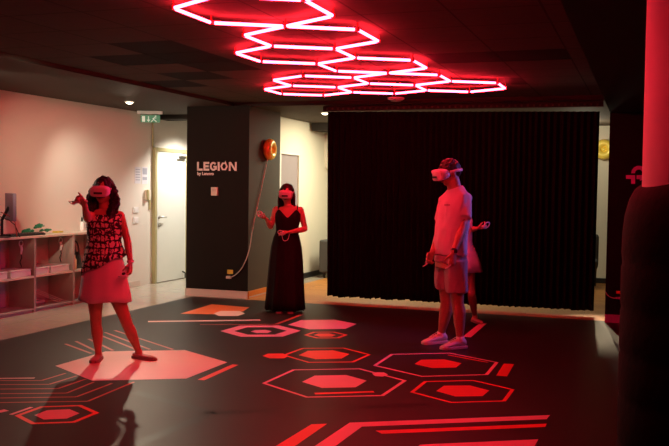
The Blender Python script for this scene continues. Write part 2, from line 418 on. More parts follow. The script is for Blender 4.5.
# ceilings
SU = -5.45
c = MB()
dark = set()
for vk in (6.35, 6.95, 7.55): dark.add((-4.25, vk))
dark |= {(-4.85, 6.95), (-4.85, 8.15), (-5.45, 8.75), (-3.05, 9.35), (-1.85, 7.55), (-1.25, 7.55), (-1.85, 9.35)}
dark = {(round(a, 2), round(b_, 2)) for a, b_ in dark}
u = SU
while u < -.5:
    v = 8.15-.6*19
    while v < 11.3:
        k = (round(u, 2), round(v, 2)); d = k in dark
        u1 = min(u+.6, -.42); v1 = min(v+.6, 11.3)
        zz = CZ+(.001 if d else 0)
        c.add([R(u, v, zz), R(u1, v, zz), R(u1, v1, zz), R(u, v1, zz)], [(0, 1, 2, 3)], 1 if d else 0)
        if d:
            q = [R(u, v, CZ), R(u1, v, CZ), R(u1, v1, CZ), R(u, v1, CZ), R(u, v, zz), R(u1, v, zz), R(u1, v1, zz), R(u, v1, zz)]
            c.add(q, [(0, 1, 5, 4), (1, 2, 6, 5), (2, 3, 7, 6), (3, 0, 4, 7)], 1)
        v += .6
    u += .6
c.box(SU, -.42, -3.2, 11.3, CZ+.05, CZ+.1, 1)
struct(c.build('ceiling', [M['ceil'], M['ceil_dark']]))
c = MB(); c.box(WU, SU, -3.2, 15.67, SZ, SZ+.12); c.box(SU, -.42, 11.25, 15.67, SZ-.01, SZ+.11, 0)
c.add([R(SU+.001, -3.2, SZ), R(SU+.001, 11.25, SZ), R(SU+.001, 11.25, CZ+.1), R(SU+.001, -3.2, CZ+.1)], [(0, 1, 2, 3)], 1)
c.add([R(SU, 11.249, SZ-.01), R(-.42, 11.249, SZ-.01), R(-.42, 11.249, CZ+.1), R(SU, 11.249, CZ+.1)], [(0, 1, 2, 3)], 1)
struct(c.build('ceiling_soffit', [M['soffit'], M['soffit_dark']]))
c = MB(); c.box(-.42, 3.2, -3.2, 12.0, RZ, CZ+.1); c.box(-.42, 3.2, 12.0, 15.67, SZ-.01, CZ+.1); struct(c.build('ceiling_right', M['soffit_dark']))
# lower box beam over the corridor near the exit sign, and duct in the back room
b = MB(); b.box(WU+.0, -6.2, 12.4, 12.75, SZ-.07, SZ); struct(b.build('trim_1', M['soffit_dark']))
b = MB(); b.box(-5.45, -2.5, 14.3, 14.8, SZ-.14, SZ-.01); struct(b.build('trim_2', M['soffit_dark']))
# panel that closes the room behind the camera
w = MB(); w.box(-7.5, 3.3, -3.2, -3.05, 0, CZ+.1); struct(w.build('wall_front', M['black_wall']))

# ---- doors
def v_on(px, u=WU, py=200): return onu(px, py, u).dot(W)
d0, d1 = v_on(154), v_on(154)+.95
dr = struct(MB().box(WU+.005, WU+.045, d0, d1, .01, 2.1).build('door_1', M['door'], bevel=.004))
f = MB(); f.box(WU, WU+.06, d0-.06, d0, 0, 2.16); f.box(WU, WU+.06, d0-.0, d1+.06, 2.1, 2.16); f.box(WU, WU+.06, d1, d1+.06, 0, 2.1)
f.build('door_frame', M['frame'], dr, bevel=.004)
h = MB(); h.tube([R(WU+.05, d0+.08, 1.05), R(WU+.1, d0+.08, 1.05), R(WU+.1, d0+.22, 1.05)], .01, 8); h.lathe(R(WU+.045, d0+.08, 1.05), U, [(.028, 0), (.028, .01)], 16)
h.build('door_handle', M['steel'], dr, smooth=True)
h = MB(); h.lathe(R(WU+.045, d0+.08, .93), U, [(.03, 0), (.03, .02), (.012, .03)], 16); h.build('door_lock', M['steel'], dr)
h = MB(); h.box(WU+.045, WU+.09, d1-.32, d1-.08, 2.0, 2.05); h.tube([R(WU+.07, d1-.2, 2.06), R(WU+.18, d1-.05, 2.07), R(WU+.06, d1+.03, 2.12)], .01, 6)
h.build('door_closer', M['steel'], dr)
h = MB(); h.tube([R(WU+.05, d1-.1, .12), R(WU+.12, d1-.14, .1), R(WU+.12, d1-.14, .02)], .012, 8); h.build('door_stop', M['black_plastic'], dr)
dr2 = struct(MB().box(-5.56, -5.52, 13.02, 13.84, .01, 2.09).build('door_2', M['lilac'], bevel=.004))
f = MB(); f.box(-5.52, -5.46, 12.94, 13.0, 0, 2.14); f.box(-5.52, -5.485, 13.0, 13.86, 2.09, 2.11); f.build('door_frame', M['white_metal'], dr2, bevel=.003)
h = MB(); h.tube([R(-5.52, 13.76, 1.05), R(-5.46, 13.76, 1.05), R(-5.46, 13.62, 1.05)], .01, 8); h.build('door_handle', M['steel'], dr2, smooth=True)

# ---- things on the left wall
t = MB(); vc = v_on(151.3); t.tube([R(WU+.02, vc, 2.16), R(WU+.02, vc, SZ)], .014, 8)
tag(t.build('cable_conduit', M['frame'], smooth=True), 'thin vertical conduit running up the wall above the white door frame', 'conduit')
def wall_rect(x0, x1, y0, y1, t0, t1, mb=None, u=WU, mi=0):
    mb = mb or MB(); a = onu((x0+x1)/2, y0, u); b = onu((x0+x1)/2, y1, u)
    return mb.box(u+t0, u+t1, v_on(x0, u), v_on(x1, u), b.z, a.z, mi)
n = wall_rect(134.5, 140.5, 167, 183.5, 0, .003).build('paper_notice', M['paper']); tag(n, 'large white paper notice taped to the wall, left of the two sheets', 'notice', 'notices beside the door')
p = MB(); 
for k in range(5): wall_rect(135.3, 139.8, 169+k*2.6, 169.9+k*2.6, .003, .004, p)
p.build('printed_text', M['ink'], n)
n = wall_rect(141.5, 147.5, 167, 184, 0, .003).build('paper_notice', M['paper']); tag(n, 'white paper notice nearest the door frame, right of the other sheet', 'notice', 'notices beside the door')
p = MB(); wall_rect(142.3, 146.8, 168.2, 174.5, .003, .004, p); wall_rect(142.3, 146.8, 177, 180, .003, .004, p); p.build('printed_text', M['ink'], n)
ph = empty('wall_phone', onu(147, 205, WU), 'ivory wall intercom handset hanging beside the white door', 'intercom')
wall_rect(144.5, 149.5, 190, 199.5, 0, .03).build('body', M['warm_plastic'], ph, bevel=.006)
wall_rect(144.6, 146.3, 189.5, 200, .03, .06).build('handset', M['frame'], ph, bevel=.008)
wall_rect(148.6, 150, 200, 209.5, 0, .02).build('cord', M['frame'], ph)
for (y0, y1, lb) in ((207, 213, 'upper white light switch on the wall left of the door'), (217, 223.5, 'lower white light switch on the wall left of the door')):
    s_ = wall_rect(132.8, 138, y0, y1, 0, .012).build('light_switch', M['white_plastic'], bevel=.003); tag(s_, lb, 'light switch', 'light switches by the door')
    wall_rect(133.8, 137, y0+1, y1-1, .012, .018).build('rocker', M['white_plastic'], s_, bevel=.002)
# exit sign hanging from the soffit
ec = gr(150, 111, SZ); eu, ev = ec.dot(U), ec.dot(W)
ex = empty('exit_sign', ec, 'green emergency exit sign with running figure hanging under a white batten', 'exit sign')
def camplane_box(px0, px1, py0, py1, y, d, mb=None, mi=0, back=0.0):
    mb = mb or MB(); a, b_ = at(px0, py0, y), at(px1, py1, y); c_ = (a+b_)/2
    return mb.obox(c_+U*0+V((0, back, 0)), V(((b_.x-a.x)/2, 0, 0)), V((0, d/2, 0)), V((0, 0, (a.z-b_.z)/2)), mi)
EY = ec.y
camplane_box(137.5, 162.5, 110.3, 114.3, EY, .06).build('batten', M['white_metal'], ex, bevel=.004)
camplane_box(141, 160, 115, 122.6, EY, .025).build('panel', M['green_sign'], ex)
g = MB(); f_ = lambda x0, x1, y0, y1: camplane_box(x0, x1, y0, y1, EY-.016, .004, g)
f_(142, 145, 116, 121.8)
g.build('doorway_pictogram', M['pict'], ex)
g = MB(); pp = lambda x, y: at(x, y, EY-.015)
g.tube([pp(154.6, 117.2), pp(153.6, 119.3), pp(155.2, 120.6), pp(156.5, 121.8)], .008, 6); g.tube([pp(153.6, 119.3), pp(152.2, 120.9), pp(151, 121.6)], .008, 6)
g.tube([pp(156.3, 118.3), pp(154.4, 117.7), pp(152.6, 118.8)], .007, 6); g.ball(pp(155.6, 116.4), .013, n=8)
g.build('running_figure', M['pict'], ex)
g = MB(); g.tube([pp(148.5, 116.3), pp(148.5, 120.5)], .008, 6); g.prism([pp(146.8, 119.6), pp(150.2, 119.6), pp(148.5, 122)], V((0, -.003, 0))); g.build('arrow', M['pict'], ex)
# downlights
def downlight(p, label, grp='ceiling downlights', r=.05):
    o = empty('downlight', p, label, 'downlight', grp)
    MB().lathe(p, -Z, [(r*1.35, 0), (r*1.35, .008), (r, .012), (r, .0)], 24, caps=(False, False)).build('trim_ring', M['white_metal'], o, smooth=True)
    MB().ball(p-Z*.006, V((r, 0, 0)), V((0, r, 0)), V((0, 0, .03)), 12).build('bulb', M['bulb'], o, smooth=True)
dl = gr(129.5, 101.5, SZ); downlight(dl, 'round lit downlight in the soffit before the exit sign')
dl2 = gr(325, 112.5, SZ-.01); downlight(dl2, 'lit downlight in the ceiling beside the curtain top left corner')

# ---- shelving units along the left wall
FU, DEP = -6.95, .38
TOPZ = .93
groups = 'open storage units along the left wall'
labs = ['open cubby unit at the left edge of the photo, a white box on its shelf',
        'open cubby unit in the middle with two white boxes and loose cables below',
        'open cubby unit at the far end, a black handbag on its shelf']
MW = .77
EDG = [8.13, 8.9, 9.67, 10.44]
def shelf_unit(v0, v1, lab):
    o = empty('storage_unit', R(FU-DEP/2, (v0+v1)/2, 0), lab, 'storage unit', groups)
    t_ = .018; b = WU+.02
    MB().box(b, FU, v0, v0+t_, 0, TOPZ-.03).build('side_panel', M['unit'], o, bevel=.002)
    MB().box(b, FU, v1-t_, v1, 0, TOPZ-.03).build('side_panel', M['unit'], o, bevel=.002)
    MB().box(b, b+.012, v0+t_, v1-t_, .04, TOPZ-.03).build('back_panel', M['unit'], o)
    MB().box(b+.012, FU-.002, v0+t_, v1-t_, .42, .445).build('shelf', M['unit_top'], o, bevel=.002)
    MB().box(b+.012, FU-.002, v0+t_, v1-t_, .03, .05).build('bottom_panel', M['unit'], o, bevel=.002)
    MB().box(b+.012, FU-.03, v0+t_, v1-t_, 0, .03).build('plinth', M['unit'], o)
    return o
shelf_unit(EDG[0]-.77, EDG[0], 'open cubby unit outside left end of the row')
for k in range(3): shelf_unit(EDG[k], EDG[k+1], labs[k])
tag(MB().box(WU+.001, FU+.012, EDG[0]-.8, EDG[-1]+.012, TOPZ-.029, TOPZ).build('worktop', M['unit_top'], bevel=.004), 'long pale worktop lying across the row of open storage units', 'worktop')
# white boxes on the shelves
for (v0, v1, lb) in ((8.22, 8.44, 'white flat box on the leftmost shelf, cut by the photo edge'), (8.5, 8.86, 'white flat box on the leftmost shelf beside the divider'),
                     (8.93, 9.2, 'white flat box on the middle shelf, left one of the pair'), (9.24, 9.62, 'white flat box on the middle shelf, right one of the pair')):
    o = MB().box(FU-.28, FU-.03, v0, v1, .446, .52).build('storage_box', M['white_plastic'], bevel=.006); tag(o, lb, 'box', 'white boxes in the storage units')
    MB().box(FU-.285, FU-.025, v0-.003, v1+.003, .52, .532).build('lid', M['white_plastic'], o, bevel=.004)
# hanging controllers in the upper cubbies
for (vv, lb) in ((8.9, 'white controller hanging inside the leftmost cubby on a dark strap'), (9.67, 'white controller hanging inside the middle cubby below the worktop')):
    p0 = R(FU-.16, vv-.06, .80)
    o = empty('game_controller', p0, lb, 'controller', 'controllers hanging in the cubbies')
    MB().tube([p0, p0-Z*.04+U*.01, p0-Z*.09], [.016, .018, .012], 10, round_ends=True).build('grip', M['white_plastic'], o, smooth=True)
    ri = [p0+Z*.03+W*(.035*math.cos(a))+Z*(.035*math.sin(a)) for a in [2*PI*i/14 for i in range(15)]]
    MB().tube(ri, .006, 6).build('tracking_ring', M['white_plastic'], o, smooth=True)
    MB().tube([p0-Z*.09, p0-Z*.14+U*.01, p0-Z*.19-W*.02, p0-Z*.25+W*.01], .006, 6).build('strap', M['cable_black'], o)
# loose cables, lower middle cubby
for k in range(3):
    pts = [R(FU-.3, 8.97+.05*k, .40), R(FU-.26, 9.0+.09*k, .27), R(FU-.16, 9.22+.06*k, .17), R(FU-.06, 9.42+.07*k, .06)]
    tag(MB().tube(smoothpath(pts), .004, 6).build('power_cable', M['cable'], smooth=True), 'white cable dangling in the lower middle cubby, %s' % ('leftmost', 'between the other two', 'rightmost')[k], 'cable', 'cables in the lower cubby')
tag(MB().box(FU-.34, FU-.24, 9.1, 9.4, .0505, .085).build('power_strip', M['warm_plastic'], bevel=.005), 'pale power strip lying in the bottom of the middle cubby', 'power strip')
# handbag
bag = empty('handbag', R(FU-.16, 9.87, .446), 'black leather handbag standing in the far cubby', 'handbag')
bb = MB(); rr = []
for k, (z_, a_, b_) in enumerate(((.447, .15, .055), (.5, .155, .06), (.6, .14, .05), (.66, .125, .03))):
    rr.append([R(FU-.16+b_*math.copysign(abs(math.sin(t))**.6, math.sin(t)), 9.87+a_*math.copysign(abs(math.cos(t))**.6, math.cos(t)), z_) for t in [2*PI*i/24 for i in range(24)]])
bb.loft(rr).build('bag_body', M['black_leather'], bag, smooth=True)
for s_ in (-.03, .03):
    MB().tube([R(FU-.16+s_, 9.87+.09*math.cos(t), .65+.16*math.sin(t)) for t in [PI*i/12 for i in range(13)]], .009, 8).build('handle', M['black_leather'], bag, smooth=True)
tag(MB().lathe(R(FU-.05, 9.745, .446), Z, [(.03, 0), (.033, .06), (.03, .13), (.014, .16), (.014, .19)], 16).build('bottle', M['beige'], smooth=True), 'small beige bottle standing before the black handbag in the cubby', 'bottle')
# on the worktop
mo = empty('monitor', at(9, 229, 10.3), 'thin flat monitor seen edge on at the left end of the worktop', 'monitor')
mp = at(10.5, 207, 10.25); mdir = V((.35, -1, 0)).normalized(); mdir = (V((0,0,0))-V((mp.x, mp.y, 0))).normalized()
side = V((-mdir.y, mdir.x, 0))
scr_n = (side*-1*.975+mdir*.22).normalized(); scr_w = V((-scr_n.y, scr_n.x, 0))
MB().obox(mp, scr_n*.018, scr_w*.20, Z*.16).build('screen_housing', M['grey_plastic'], mo, bevel=.006)
MB().obox(mp+scr_n*-.0195, scr_n*.002, scr_w*.19, Z*.15).build('screen', M['screen'], mo)
base = V((mp.x-.10, mp.y, TOPZ))
MB().tube([base+V((0, 0, .01)), base+V((0, 0, .2)), mp+V((-.02, 0, 0))], .018, 8).build('stand', M['black_plastic'], mo)
MB().lathe(V((base.x, base.y, TOPZ)), Z, [(.1, 0), (.1, .008), (.03, .014)], 24).build('stand_base', M['black_plastic'], mo)
kv0, kv1 = v_on(8, -7.0, 232), v_on(43, -7.0, 232)
kb = empty('keyboard', R(-7.05, (kv0+kv1)/2, TOPZ), 'black keyboard lying on the worktop beside the monitor', 'keyboard')
MB().box(-7.12, -6.96, kv0, kv1, TOPZ+.001, TOPZ+.024).build('keyboard_case', M['black_plastic'], kb, bevel=.004)
kk = MB()
for i in range(12):
    for j in range(4): kk.box(-7.115+.038*j, -7.115+.038*j+.03, kv0+.01+(kv1-kv0-.02)*i/12, kv0+.01+(kv1-kv0-.02)*(i+.85)/12, TOPZ+.024, TOPZ+.031)
kk.build('keys', M['black_plastic'], kb)
for k, (px, py, lb, sc) in enumerate(((30, 229.5, 'flat crumpled green ribbon lying behind the keyboard, left piece', 1.3), (40, 226, 'crumpled green ribbon standing highest behind the keyboard end', 1.0), (46, 229.5, 'crumpled green ribbon nearest the yellow item, right piece', .9))):
    p = onu(px, 231, -7.18); p.z = TOPZ+.042
    o = MB()
    for q in range(5):
        o.ball(p+V((random.uniform(-.05, .05)*sc, random.uniform(-.05, .05), random.uniform(-.015, .03)+(.04 if k == 1 else 0))), V((.04, 0, .01))*sc, V((0, .03, 0)), V((0, 0, .014))*sc, 8)
    o = o.build('green_ribbon', M['green']); bake(o, .012, 30, .006, 1); tag(o, lb, 'ribbon', 'green ribbons on the worktop')
p = onu(59, 231, -7.15)
tag(MB().box(-7.2, -7.12, p.dot(W)-.07, p.dot(W)+.05, TOPZ+.001, TOPZ+.02).build('sticky_note_pad', M['yellow'], bevel=.003), 'small flat yellow note pad on the worktop', 'note pad')
for k in range(2):
    pts = [at(1-3*k, 212+4*k, 10.2), at(9, 216+4*k, 10.2), at(15, 222+3*k, 10.2), V(at(17+3*k, 229, 10.2).to_tuple()[:2]+(TOPZ+.008,))]
    tag(MB().tube(pts, .005, 6).build('monitor_cable', M[('cable_red', 'cable_black')[k]], smooth=True), ('dark red', 'black')[k]+' cable looping from the monitor down to the worktop', 'cable', 'cables by the monitor')
p = onu(82, 229, -7.2)
th = empty('pump_bottle', V((p.x, p.y, TOPZ)), 'slim pale bottle with dark cap on the worktop behind the pointing arm', 'bottle')
MB().lathe(V((p.x, p.y, TOPZ)), Z, [(.026, 0), (.028, .02), (.028, .1), (.012, .125)], 16).build('bottle_body', M['white_plastic'], th, smooth=True)
MB().lathe(V((p.x, p.y, TOPZ+.125)), Z, [(.012, 0), (.014, .04), (.006, .06)], 12).build('cap', M['black_plastic'], th, smooth=True)

# ---- writing on the left column (front face v = 11.2)
CV = 11.199
pl = onv(197.4, 170.6, CV); pr = onv(236.8, 170.6, CV); pt = onv(197.4, 161.9, CV)
LU, LZ, LH = pl.dot(U), pl.z, pt.z-pl.z; LW = pr.dot(U)-LU
sign = empty('wall_sign', R(LU+LW/2, CV, LZ-.08), 'cream raised block lettering on the front of the black left column', 'sign')
def P2(x, y): return R(LU+x*LW, CV-.001, LZ+y*LH)
def letter(polys, name='letter'):
    o = MB()
    for pg in polys: o.prism([P2(*q) for q in pg], -W*.012)
    return o.build(name, M['letter'], sign)
s_ = .042; hh = .24
def rc(x0, x1, y0, y1): return [(x0, y0), (x1, y0), (x1, y1), (x0, y1)]
letter([rc(0, s_, 0, 1), rc(0, .135, 0, hh)])
letter([rc(.165, .165+s_, 0, 1), rc(.165, .305, 0, hh), rc(.165, .29, .38, .62), rc(.165, .305, .76, 1)])
gp = []
def arc(cx, cy, rx, ry, a0, a1, th, n=14):
    out = []
    for i in range(n):
        a, b_ = a0+(a1-a0)*i/n, a0+(a1-a0)*(i+1)/n
        thy = th*LW/LH
        out.append([(cx+rx*math.cos(a), cy+ry*math.sin(a)), (cx+rx*math.cos(b_), cy+ry*math.sin(b_)), (cx+(rx-th)*math.cos(b_), cy+(ry-thy)*math.sin(b_)), (cx+(rx-th)*math.cos(a), cy+(ry-thy)*math.sin(a))])
    return out
letter(arc(.415, .5, .088, .5, PI*.22, PI*1.85, .04)+[rc(.42, .50, .36, .56), rc(.463, .50, .12, .5)])
letter([rc(.53, .53+s_, 0, 1)])
letter(arc(.685, .5, .09, .5, 0, 2*PI, .036, 6)+[[(.685, .82), (.72, 1.12), (.735, .9)]])
letter([rc(.81, .81+s_*.9, 0, 1), rc(.962, 1.0, 0, 1), [(.81, 1), (.855, 1), (1.0, 0), (.955, 0)]])
def text(s, size, u0, z0, v, mat_, parent, name, off=.002, ext=.003):
    cu = bpy.data.curves.new('t', 'FONT'); cu.body = s; cu.size = size; cu.offset = off; cu.extrude = ext; cu.resolution_u = 3
    to = bpy.data.objects.new('t', cu); COL.objects.link(to)
    dg = bpy.context.evaluated_depsgraph_get(); me = bpy.data.meshes.new_from_object(to.evaluated_get(dg))
    bpy.data.objects.remove(to)
    o_ = MB(); vs = [R(u0+p.co.x, v-p.co.z, z0+p.co.y) for p in me.vertices]
    o_.add(vs, [tuple(p.vertices) for p in me.polygons]); return o_.build(name, mat_, parent)
text('by Lenovo', LH*.50, LU, LZ-LH*.50, CV-.004, M['letter'], sign, 'small_lettering', .0018)
def col_rect(x0, x1, y0, y1, t0, t1, v=11.2, mb=None):
    mb = mb or MB(); a, b_ = onv(x0, y0, v), onv(x1, y1, v)
    return mb.box(a.dot(U), b_.dot(U), v-t1, v-t0, b_.z, a.z)
sw = col_rect(211.9, 218.2, 187.2, 195.6, 0, .03).build('wall_thermostat', M['warm_plastic'], bevel=.004); tag(sw, 'small ivory thermostat box below the lettering on the black column', 'thermostat')
col_rect(213.2, 217, 188.6, 191.4, .03, .033).build('display', M['skirting'], sw)
ol = empty('power_outlet', onv(230, 276, 11.2), 'power outlet with a yellow tag and white plug low on the black column', 'outlet')
col_rect(226.8, 231.5, 275.8, 278.6, 0, .03).build('plug', M['warm_plastic'], ol, bevel=.003)
col_rect(227.4, 233, 269.6, 274, 0, .006).build('yellow_tag', M['yellow'], ol)
# wall lamps
def torus_lamp(c, nrm, r, lab, tilt=0):
    o = empty('wall_lamp', c, lab, 'wall lamp', 'round gold wall lamps')
    nrm = V(nrm)
    R0, r0 = r*.62, r*.38
    prof = [(R0+r0*math.cos(a), .055+r0*1.05*math.sin(a)) for a in [2*PI*i/20 for i in range(21)]]
    MB().lathe(c, nrm, prof, 36, caps=(False, False)).build('ring_body', M['gold'], o, smooth=True)
    MB().lathe(c, nrm, [(r*.34, 0), (r*.34, .03), (r*.22, .07), (.01, .085)], 24).build('center_cap', M['gold'], o, smooth=True)
    return o
lc = onu(266.5, 149.5, -5.19)
torus_lamp(lc, U, .155, 'round gold wall lamp on the olive side of the left column')
cab = [lc-Z*.12+U*.02, onu(261.3, 188.7, -5.17), onu(253.7, 223, -5.17), onu(249.2, 250, -5.17), onv(243, 266, 11.17), onv(236.5, 274, 11.17), onv(231, 277.2, 11.17)]
tag(MB().tube(smoothpath(cab), .0075, 6).build('lamp_cable', M['cable'], smooth=True), 'long white cable hanging from the round gold lamp to the column outlet', 'cable')
# right column things
lc2 = onv(604.5, 149, 13.9)
torus_lamp(onv(604, 149.5, 15.64), -W, .17, 'round gold wall lamp glimpsed in the gap right of the curtain')
tp = empty('wall_logo', onv(634, 183, 10.969), 'magenta rounded logo shapes on the black right column', 'sign')
def Q(x, y): return onv(589+x/4.46, 150+y/4.46, 10.968)
lg = MB(); cx, cy = 222, 104
for i in range(10):
    a, b_ = PI-i*(PI*1.45)/10, PI-(i+1)*(PI*1.45)/10
    lg.prism([Q(cx+34*math.cos(a), cy-34*math.sin(a)), Q(cx+34*math.cos(b_), cy-34*math.sin(b_)), Q(cx+17*math.cos(b_), cy-17*math.sin(b_)), Q(cx+17*math.cos(a), cy-17*math.sin(a))], -W*.004)
lg.prism([Q(212, 112), Q(236, 112), Q(236, 130), Q(212, 130)], -W*.004)
lg.build('letter', M['magenta'], tp)
lg = MB(); lg.prism([Q(165, 112), Q(206, 112), Q(206, 129), Q(165, 129)], -W*.004); lg.prism([Q(188, 129.1), Q(206, 129.1), Q(206, 151), Q(188, 151)], -W*.004); lg.build('letter', M['magenta'], tp)
ol = empty('power_outlet', onv(619, 296, 10.97), 'power outlet with a red tag and plug low on the right column', 'outlet')
col_rect(616.2, 622.6, 290.8, 294, 0, .006, 10.97).build('red_tag', M['p_orange'], ol); col_rect(616, 620.5, 296.8, 299.2, 0, .03, 10.97).build('plug', M['skirt_violet_lit'], ol)
tag(MB().tube(smoothpath([onv(605.2, 291.5, 10.93), onv(608.5, 296, 10.93), onv(613, 298, 10.93), onv(616.5, 298, 10.93)]), .006, 6).build('plug_cable', M['cable'], smooth=True), 'short cable curling round the right column into its outlet', 'cable')

# ---- black stage curtain
CU0, CU1, CVV = -4.14, -.57, 11.44
rings = []; N = 420; folds = 46
zs = [2.615, 2.4, 1.9, 1.4, .9, .45, .2, .07]
for kz, z_ in enumerate(zs):
    f_ = 1-(z_-.07)/2.545; row = []
    for i in range(N+1):
        t = i/N; ph = 2*PI*folds*t+1.4*math.sin(9*t)+.8*math.sin(23*t+2)
        amp = (.028+.022*f_)*(1+.4*noise.noise(V((t*20, 0, 0))))
        wob = .010*f_*noise.noise(V((t*30, z_*2, 3)))
        uu = CU0+(CU1-CU0)*t+.012*math.sin(2*ph)+.02*f_*(1-t)-.012*f_*t
        vv = CVV+amp*math.sin(ph+.5*f_*noise.noise(V((t*12, 1, 0))))+wob
        hem = .018*noise.noise(V((t*26, 7, 1)))+.012*noise.noise(V((t*70, 2, 1))) if kz == len(zs)-1 else 0
        top = .006*math.sin(ph) if kz == 0 else 0
        row.append(R(uu, vv, max(.012, z_+hem+top-(.02+.05*t)*(1-f_))))
    rings.append(row)
cm = MB(); cm.loft(rings, caps=(False, False), closed=False)
cur = cm.build('curtain', M['curtain'], smooth=True); so = cur.modifiers.new('s', 'SOLIDIFY'); so.thickness = .006
tag(cur, 'wide floor-length black pleated curtain hanging behind the standing man', 'curtain')
rail = empty('curtain_rail', R(-2.4, CVV, 2.64), 'ceiling rail with small hooks carrying the black curtain', 'curtain rail')
MB().box(CU0-.05, CU1+.05, CVV-.02, CVV+.05, 2.605, 2.669).build('track', M['soffit_dark'], rail)
for i in range(folds+1):
    uu = CU0+(CU1-CU0)*(i+.2)/(folds+.4); MB().box(uu-.012, uu+.012, CVV-.045, CVV-.03, 2.618, 2.645).build('hook', M['soffit'], rail)

# ---- back room: sofa, plant, balloon
sf = empty('sofa', R(-3.9, 14.75, 0), 'grey felt sofa in the back room, its arm showing left of the curtain', 'sofa')
sp_ = onv(318.5, 274, 14.3); su = sp_.dot(U)
MB().box(su, su+.18, 14.3, 15.1, .1, .66).build('armrest', M['sofa'], sf, bevel=.03)
MB().box(su+1.9, su+2.08, 14.3, 15.1, .1, .66).build('armrest', M['sofa'], sf, bevel=.03)
MB().box(su+.19, su+1.89, 14.32, 14.95, .12, .42).build('seat', M['sofa'], sf, bevel=.03)
MB().box(su+.19, su+1.89, 14.95, 15.12, .12, .8).build('backrest', M['sofa'], sf, bevel=.03)
for a, b_ in ((su+.08, 14.38), (su+.08, 15.02), (su+2.0, 14.38), (su+2.0, 15.02)):
    MB().tube([R(a, b_, 0), R(a, b_, .11)], [.018, .025], 8).build('leg', M['black_plastic'], sf)
pb = R(su+.30, 15.38, 0)
pt_ = empty('potted_plant', pb, 'dark leafy potted plant behind the grey sofa left of the curtain', 'plant')
MB().lathe(pb, Z, [(.12, 0), (.16, .35), (.17, .36), (.15, .36), (.14, .3)], 24, caps=(True, False)).build('pot', M['pot'], pt_, smooth=True)
MB().lathe(pb+Z*.3, Z, [(.143, 0), (.1, .01)], 16).build('soil', M['soil'], pt_)
lf = MB()
for k in range(22):
    a = k*2.4; L = random.uniform(.35, .5); el = random.uniform(.5, 1.2)
    d = U*math.cos(a)*math.cos(el)+W*math.sin(a)*math.cos(el)*.25+Z*math.sin(el)
    st = pb+Z*(.32+random.uniform(.1, .45)); n_ = d.cross(Z).normalized(); up_ = n_.cross(d)
    pts = []
    for j in range(7):
        t = j/6; w_ = .035*math.sin(PI*min(1, t*.95+.05)); c_ = st+d*L*t-Z*.18*t*t
        pts.append([c_-n_*w_, c_+up_*.006-Z*.0, c_+n_*w_])
    lf.loft(pts, caps=(False, False), closed=False)
lfo = lf.build('leaves', M['leaf'], pt_, smooth=True); lfo.modifiers.new('s', 'SOLIDIFY').thickness = .003
MB().tube([pb+Z*.3, pb+Z*.8], .015, 8).build('stem', M['leaf'], pt_)
# arm chair glimpsed in the right gap
ac = onv(600, 283, 14.6); au = ac.dot(U)-.12
ch = empty('lounge_chair', R(au, 14.9, 0), 'grey upholstered chair glimpsed in the gap right of the curtain', 'chair')
MB().box(au-.5, au+.06, 14.6, 15.1, .3, .46).build('seat', M['sofa'], ch, bevel=.03)
MB().box(au-.5, au+.06, 15.1, 15.22, .3, .86).build('backrest', M['sofa'], ch, bevel=.05)
for a, b_ in ((au-.45, 14.65), (au+.02, 14.65), (au-.45, 15.15), (au+.02, 15.15)):
    MB().tube([R(a, b_, 0), R(a, b_, .3)], [.012, .02], 8).build('leg', M['black_plastic'], ch)
bl = onv(330.5, 150, 15.2)
o = MB().ball(bl, V((.26, 0, 0)), V((0, .1, 0)), V((0, 0, .36)), 20).build('wall_globe', M['plaster2'], smooth=True)
tag(o, 'pale rounded wall globe half hidden by the curtain left edge', 'lamp')
# ---- smoke detector
p = gr(396, 97.6, CZ)
sd = MB().lathe(p, -Z, [(.11, 0), (.11, .02), (.06, .045), (.02, .05)], 24).build('smoke_detector', M['white_plastic'], smooth=True)
tag(sd, 'round white smoke detector on the ceiling beyond the light hexagons', 'smoke detector')

# ---- hexagon tube light grid
HZ = 2.672; HL = HZ-CAM_H
HS = .4565*HL; HO = V((-.4737*HL, 5.1054*HL, 0)); HY = .1812
r3 = math.sqrt(3)/2
cells = dict(A=(0, 0), B=(1, 2), C=(1, 4), D=(2.5, 5), G=(3.5, 7), E=(2, 8), F=(2, 10), H=(3.5, 9), I=(5, 8), K=(0, -2), L=(1.5, -3), N=(0, -4), O=(3, -4), Q=(1.5, -5))
def lat(x, y): c_, s_ = math.cos(HY), math.sin(HY); return HO+V((c_*x-s_*y, s_*x+c_*y, 0))*HS+V((0, 0, HZ))
hv = [(-1, 0), (-.5, -r3), (.5, -r3), (1, 0), (.5, r3), (-.5, r3)]
nodes, edges = {}, {}
for cx_, cy_ in cells.values():
    ks = []
    for x, y in hv:
        q = (cx_+x, cy_*r3+y); k = (round(q[0]*4), round(q[1]*10)); nodes[k] = lat(*q); ks.append(k)
    for i in range(6): edges[tuple(sorted((ks[i], ks[(i+1) % 6])))] = 1
grid = empty('hexagon_light', lat(2, 3), 'red glowing honeycomb of tube lights mounted under the dark ceiling', 'ceiling light')
for a, b_ in edges:
    A_, B_ = nodes[a], nodes[b_]; d = (B_-A_).normalized()
    MB().tube([A_+d*.022, B_-d*.022], .0115, 8).build('light_tube', M['tube'], grid, smooth=True)
for k, p in nodes.items():
    MB().lathe(p-Z*.010, Z, [(.016, 0), (.016, .024), (.006, .028), (.004, CZ-HZ+.009)], 10).build('connector', M['connector'], grid)

